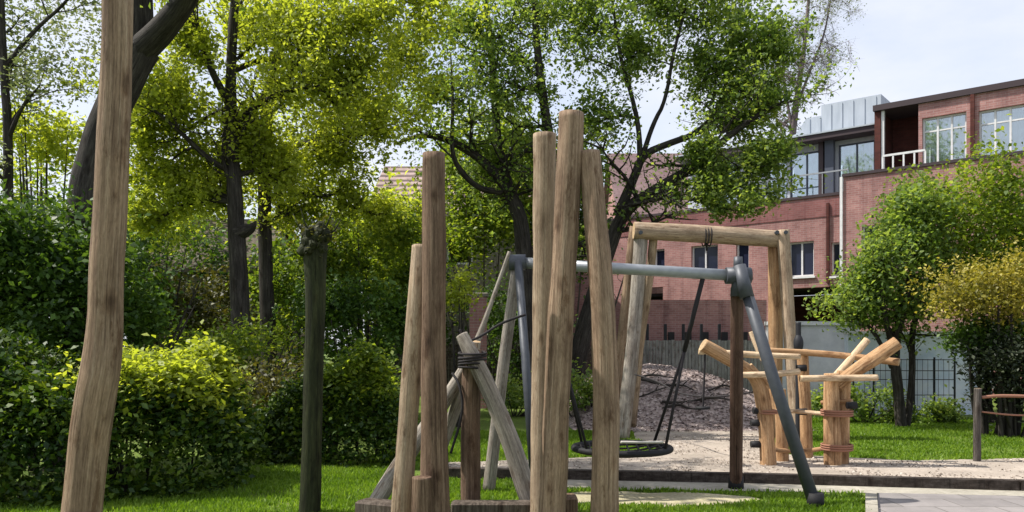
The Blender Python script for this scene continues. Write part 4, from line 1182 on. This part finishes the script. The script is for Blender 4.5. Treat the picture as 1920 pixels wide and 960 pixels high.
# left side
shrub('laurel', 'dense dark green laurel behind the hedge at the left edge', W(70, 530, 10.3), (1.1, .55, .98), 17000, M['leaf_dark'], .08, cat='shrub', shell=.6)
shrub('laurel', 'dark green laurel mound low behind the hedge beside the crooked post', W(130, 600, 11), (1.3, .7, .8), 10000, M['leaf_dark'], .08, shell=.5)
shrub('golden_shrub', 'yellow green shrub top showing above the dark laurel at the left', W(75, 270, 15), (.85, .7, .55), 2600, M['leaf_lime'], .1, shell=.2)
shrub('ivy_shrub', 'dim olive shrub under the brown roof between the post and the twin trunks', W(350, 580, 18.5), (1.5, .9, .95), 7000, M['leaf_olive'], .1, shell=.5)
shrub('dark_shrub', 'dark leafy shrub standing at the left end of the brown roof', W(262, 520, 17.5), (.55, .6, 1.5), 3200, M['leaf_dark'], .1, shell=.5)
shrub('low_shrub', 'yellowish low shrub at the foot of the twin trunks', W(430, 650, 14), (1.0, .6, .35), 3000, M['leaf_mid'], .075, shell=.3)
shrub('broad_shrub', 'broad bright green shrub behind the pollard head and left posts', W(690, 480, 19), (1.35, 1.0, 1.5), 11000, M['leaf_mid'], .11, shell=.45)
shrub('broad_shrub', 'darker green shrub below the bright one beside the leftmost tall posts', W(680, 620, 16.5), (1.35, .8, .95), 8000, M['leaf_dark'], .10, shell=.5)
shrub('broad_shrub', 'loose green shrub directly behind the mossy pollard trunk', W(555, 570, 18), (.9, .8, 1.35), 6000, M['leaf_mid'], .1, shell=.4)
shrub('low_shrub', 'brownish twiggy low shrub right of the lime hedge top', W(520, 740, 12.2), (.75, .5, .5), 2600, M['leaf_olive'], .065, shell=.3)
shrub('lime_shrub', 'small upright lime green shrub between the left posts and brick pillar', W(862, 555, 16), (.27, .3, .5), 1300, M['leaf_lime'], .075, shell=.2, stems=4)
# behind the trees, far left
for i, (xx, yy, dd, r_, n, mm, lab) in enumerate([
    (90, 90, 24, (2.2, 1.6, 2.4), 3000, 'leaf_pale', 'pale half-leafed tree high at the left edge'),
    (330, 380, 30, (3.0, 2.0, 2.0), 6000, 'leaf_lime', 'lime tree crown above the brown roof'),
    (560, 300, 38, (4.0, 2.2, 3.6), 8000, 'leaf_lime', 'light green background tree between the twin trunks and the tiled house'),
    (760, 420, 26, (1.0, 1.0, 1.3), 2500, 'leaf_lime', 'yellow green tree in front of the tiled roof'),
    (940, 350, 26, (2.2, 1.4, 2.2), 9000, 'leaf_mid', 'green tree crown behind the left limb of the centre tree'),
    (905, 400, 25, (1.25, 1.0, 1.9), 8000, 'leaf_mid', 'green tree crown right of the tallest left post in front of the tiled house'),
    (1060, 420, 27, (1.6, 1.0, 2.0), 6000, 'leaf_dark', 'dark green tree crown behind the three tall posts'),
    (700, 450, 23, (1.15, 1.0, 1.1), 6500, 'leaf_lime', 'lime green tree crown below the tiled roof'),
    (290, 440, 21, (.8, .8, .8), 2600, 'leaf_mid', 'loose green tree top covering the left end of the brown roof'),
    (430, 560, 27, (3.2, 1.6, 2.6), 11000, 'leaf_dark', 'dark background tree low between the twin trunks'),
    (700, 560, 28, (3.0, 1.4, 2.6), 10000, 'leaf_dark', 'dark background tree filling the gap under the tiled house'),
    (120, 560, 25, (3.0, 1.6, 2.6), 9000, 'leaf_dark', 'dark background tree behind the laurel beside the leaning trunk'),
    (40, 420, 26, (2.2, 1.6, 2.6), 6000, 'leaf_mid', 'mid green tree behind the dark laurel at the left')]):
    c = W(xx, yy, dd)
    shrub('background_tree', lab, c, r_, n, M[mm], .16 if dd > 25 else .12, 5, M['bark_grey'], .25, .25, 'tree', 'trees behind the play area', 14)
shrub('evergreen_bush', 'dark evergreen bush at the foot of the centre tree', W(985, 640, 22), (1.2, .8, 1.3), 6000, M['leaf_dark'], .1, shell=.5)
shrub('low_shrub', 'small bright green plant low behind the steel swing', W(965, 745, 18.5), (.7, .4, .35), 1700, M['leaf_green'], .085, shell=.2)
shrub('low_shrub', 'leafy green plant in the gap between the three tall posts', W(1090, 735, 17), (.55, .4, .42), 1600, M['leaf_green'], .085, shell=.2)

# right side
D = 16.0
rt = shrub('large_shrub', 'large rounded green shrub tree in front of the brick building at the right', W(1842, 448, 16.6), (1.75, 1.2, 1.45), 24000, M['leaf_mid'], .09, 3, M['bark'], .15, .45, 'tree', lobes=8, lean=-.3, splay=.25)
t2 = tree('leaning_shrub', 'dark leaning multi-stemmed shrub with sparse green leaves before the blue wall', (W(1690, 0, D).x, D, 0), [
    ([(1690, 805, D), (1684, 730, D), (1676, 660, D), (1690, 590, D), (1712, 500, D), (1730, 420, D)], [.11, .1, .09, .075, .06, .02], .3),
    ([(1700, 805, D + .1), (1712, 700, D + .2), (1708, 620, D + .2), (1735, 540, D + .3), (1780, 470, D + .4)], [.07, .065, .06, .045, .02], .25),
    ([(1676, 665, D), (1660, 600, D - .2), (1650, 520, D - .4), (1660, 440, D - .5)], [.06, .05, .04, .015], .25),
    ([(1672, 690, D), (1640, 620, D + .1), (1600, 590, D), (1560, 585, D)], [.045, .04, .03, .012], .25),
    ([(1690, 600, D), (1690, 520, D + .4), (1680, 440, D + .6)], [.05, .04, .015], .2)],
    M['bark'], M['leaf_green'], .085, 5, .13, 26, 1.0, 1,
    lime_blobs([(1615, 575, 16, .55, .36, 2200), (1690, 470, 16, .6, .6, 2600), (1720, 400, 16, .65, .45, 1600), (1650, 525, 15.8, .5, .5, 2000), (1720, 570, 16.2, .6, .4, 2200)]), 'shrub', t0=.35)
shrub('golden_shrub', 'golden yellow flowering shrub at the right edge of the lawn', W(1885, 548, 14.2), (1.3, .7, .62), 12500, M['leaf_yellow'], .062, 8, M['bark'], .1, .35, splay=.3)
shrub('dark_bush', 'very dark twiggy bush under the golden shrub', W(1905, 705, 14.2), (.85, .6, .8), 9500, M['leaf_plum'], .07, 16, M['bark'], .1, .3)
shrub('dark_bush', 'dark green leafy bush between the golden shrub and the very dark twiggy bush', W(1850, 630, 14.5), (.7, .5, .4), 4500, M['leaf_dark'], .075, 8, M['bark'], .1, .3, splay=.4)
for i, (xx, yy, r_, lab) in enumerate([(1620, 755, .5, 'leafy green tuft beside the log climber on the lawn edge'), (1690, 775, .3, 'low green tuft at the foot of the leaning shrub'), (1765, 768, .3, 'low pale tuft before the right end of the blue wall'), (1560, 745, .4, 'dark green tuft behind the climbing logs')]):
    shrub('low_shrub', lab, W(xx, yy, 16.8) + Vector((0, 0, -.05)), (r_ * 1.3, r_ * .7, r_ * .75), 1500, M['leaf_green'], .08, 6, M['bark'], .08, .1)

# dark sticks added in place of branch shadows on the mulch bank
for i, (x, y, L_, a) in enumerate([(2.6, 16.8, 1.5, .3), (3.3, 17.2, 1.2, -.4), (3.9, 16.6, 1.7, .2), (2.9, 17.6, 1.6, -.25), (4.6, 17.3, 1.1, .5), (3.5, 16.3, .9, -.1)]):
    s_ = MB()
    pts = []
    for k in range(6):
        xx, yy = x + (k / 5 - .5) * L_ * math.cos(a), y + (k / 5 - .5) * L_ * math.sin(a)
        pts.append((xx, yy, hill(xx, yy) + .03 + .05 * math.sin(k * 1.7 + i)))
    s_.tube(pts, [.03, .028, .026, .02, .015, .008], 6, bump=.2)
    for k in (2, 3, 4):
        p = Vector(pts[k]); s_.tube([p, p + Vector((random.uniform(-.2, .3), random.uniform(-.3, .2), .12))], [.014, .005], 5)
    seated(s_, 'shadow_stick', M['bark'], 'dark stick added for a branch shadow on the mulch bank behind the swing', 'branch', 'sticks added for branch shadows on the mulch bank', True)

# coarse gravel on the sand, bark chips on the bank
def chips(name, pts, size, m):
    o = leaf_object(name, pts, size, m, None, 2.0, 0.8)
    tag(o, kind='stuff')
q = np.stack([rng.uniform(-1.2, 9.5, 26000), rng.uniform(9.6, 14.6, 26000)], 1)
poly_ = [tuple(G(x, y).xy) for x, y in [(840, 887), (1060, 891), (1400, 898), (1920, 913), (2400, 925), (2400, 858), (1920, 862), (1720, 866), (1600, 861), (1450, 853), (1436, 806), (1330, 803), (1190, 807), (1195, 826), (1250, 848), (1150, 858), (1030, 864), (840, 870)]]
def inside(p, poly):
    x, y = p[:, 0], p[:, 1]
    r = np.zeros(len(p), bool)
    j = len(poly) - 1
    for i in range(len(poly)):
        xi, yi, xj, yj = *poly[i], *poly[j]
        r ^= ((yi > y) != (yj > y)) & (x < (xj - xi) * (y - yi) / (yj - yi + 1e-12) + xi)
        j = i
    return r
q = q[inside(q, poly_)]
den = np.array([mnoise.noise(Vector((a * 1.4, b_ * 1.4, 3))) for a, b_ in q])
q = q[den + rng.normal(0, .25, len(q)) > .02]
h_ = len(q) // 2
M['gravel'] = leafmat('brown_grey_gravel', (0.09, 0.065, 0.05), (0.24, 0.19, 0.155), (0.5, 0.44, 0.38), 0.0)
M['chips'] = leafmat('loose_bark_chips', (0.10, 0.072, 0.066), (0.27, 0.21, 0.195), (0.46, 0.385, 0.36), 0.0)
chips('gravel', np.column_stack([q, np.full(len(q), .012)]), .026, M['gravel'])
q = np.stack([rng.uniform(.7, 7.3, 15000), rng.uniform(15.1, 22, 15000)], 1)
chips('bark_chips', np.array([(a, b_, hill(a, b_) + .012) for a, b_ in q if abs((a - 3.5) / 2.35) < .97]), .05, M['chips'])

# grass blades on the lawn in view
def inside(p, poly):
    x, y = p[:, 0], p[:, 1]
    r = np.zeros(len(p), bool)
    j = len(poly) - 1
    for i in range(len(poly)):
        xi, yi, xj, yj = *poly[i], *poly[j]
        r ^= ((yi > y) != (yj > y)) & (x < (xj - xi) * (y - yi) / (yj - yi + 1e-12) + xi)
        j = i
    return r
def grass(n, x0, x1, y0, y1, hh, excl):
    p = np.stack([rng.uniform(x0, x1, n), rng.uniform(y0, y1, n)], 1)
    keep = np.ones(n, bool)
    for e in excl: keep &= ~inside(p, e)
    p = p[keep]
    worn = np.array([mnoise.noise(Vector((q[0] * 1.1, q[1] * 1.1, 2))) + .5 * mnoise.noise(Vector((q[0] * 4, q[1] * 4, 7))) for q in p])
    p = p[(worn > -.22) | (rng.random(len(p)) < .35)]
    m_ = len(p)
    a = rng.uniform(0, 2 * math.pi, m_)
    h = hh * rng.uniform(.5, 1.3, m_)
    w_ = rng.uniform(.004, .008, m_) * (1 + p[:, 1] / 14)
    lean = rng.normal(0, .35, (m_, 2)) * h[:, None]
    v = np.zeros((m_, 4, 3))
    dx, dy = np.cos(a) * w_, np.sin(a) * w_
    v[:, 0, 0], v[:, 0, 1] = p[:, 0] - dx, p[:, 1] - dy
    v[:, 1, 0], v[:, 1, 1] = p[:, 0] + dx, p[:, 1] + dy
    v[:, 2, :2] = p + lean * .5 + np.stack([dx, dy], 1) * .7; v[:, 2, 2] = h * .6
    v[:, 3, :2] = p + lean; v[:, 3, 2] = h
    return v
pix = lambda L_: [tuple(G(x, y).xy) for x, y in L_]
ex = [pix([(836, 889), (1060, 893), (1400, 900), (1920, 915), (2400, 927), (2400, 856), (1920, 860), (1720, 864), (1600, 858), (1450, 850), (1440, 803), (1330, 800), (1185, 804), (1190, 826), (1240, 838), (1255, 846), (1150, 856), (1030, 861), (836, 868)]),
      pix([(1000, 917), (1640, 925), (2400, 941), (2400, 900), (1920, 885), (1400, 885), (836, 885), (836, 899), (1000, 900)]), pix([(1627, 925), (2400, 941), (2900, 2400), (1700, 2400), (1634, 1100)]), pix(ell)]
V = np.concatenate([grass(95000, -5.2, 3.9, 6.6, 9.8, .045, ex), grass(30000, -2.0, 1.5, 10.4, 15, .06, ex), grass(60000, 3.5, 10.5, 11.0, 18, .045, ex), grass(9000, 1.0, 3.5, 11, 15, .06, ex), grass(8000, -3.4, -1.5, 9.6, 10.6, .06, ex)])
n = len(V)
me = bpy.data.meshes.new('grass')
me.vertices.add(4 * n); me.loops.add(6 * n); me.polygons.add(2 * n)
me.vertices.foreach_set('co', V.astype(np.float32).ravel())
b4 = np.arange(n)[:, None] * 4
me.loops.foreach_set('vertex_index', np.concatenate([b4 + 0, b4 + 1, b4 + 2, b4 + 0, b4 + 2, b4 + 3], 1).astype(np.int32).ravel())
me.polygons.foreach_set('loop_start', np.arange(0, 6 * n, 3, dtype=np.int32))
me.update(calc_edges=True)
me.materials.append(M['blade'])
go = bpy.data.objects.new('grass', me)
COL.objects.link(go)
tag(go, kind='stuff')

for o in bpy.data.objects:
    if '_o' in o: del o['_o']
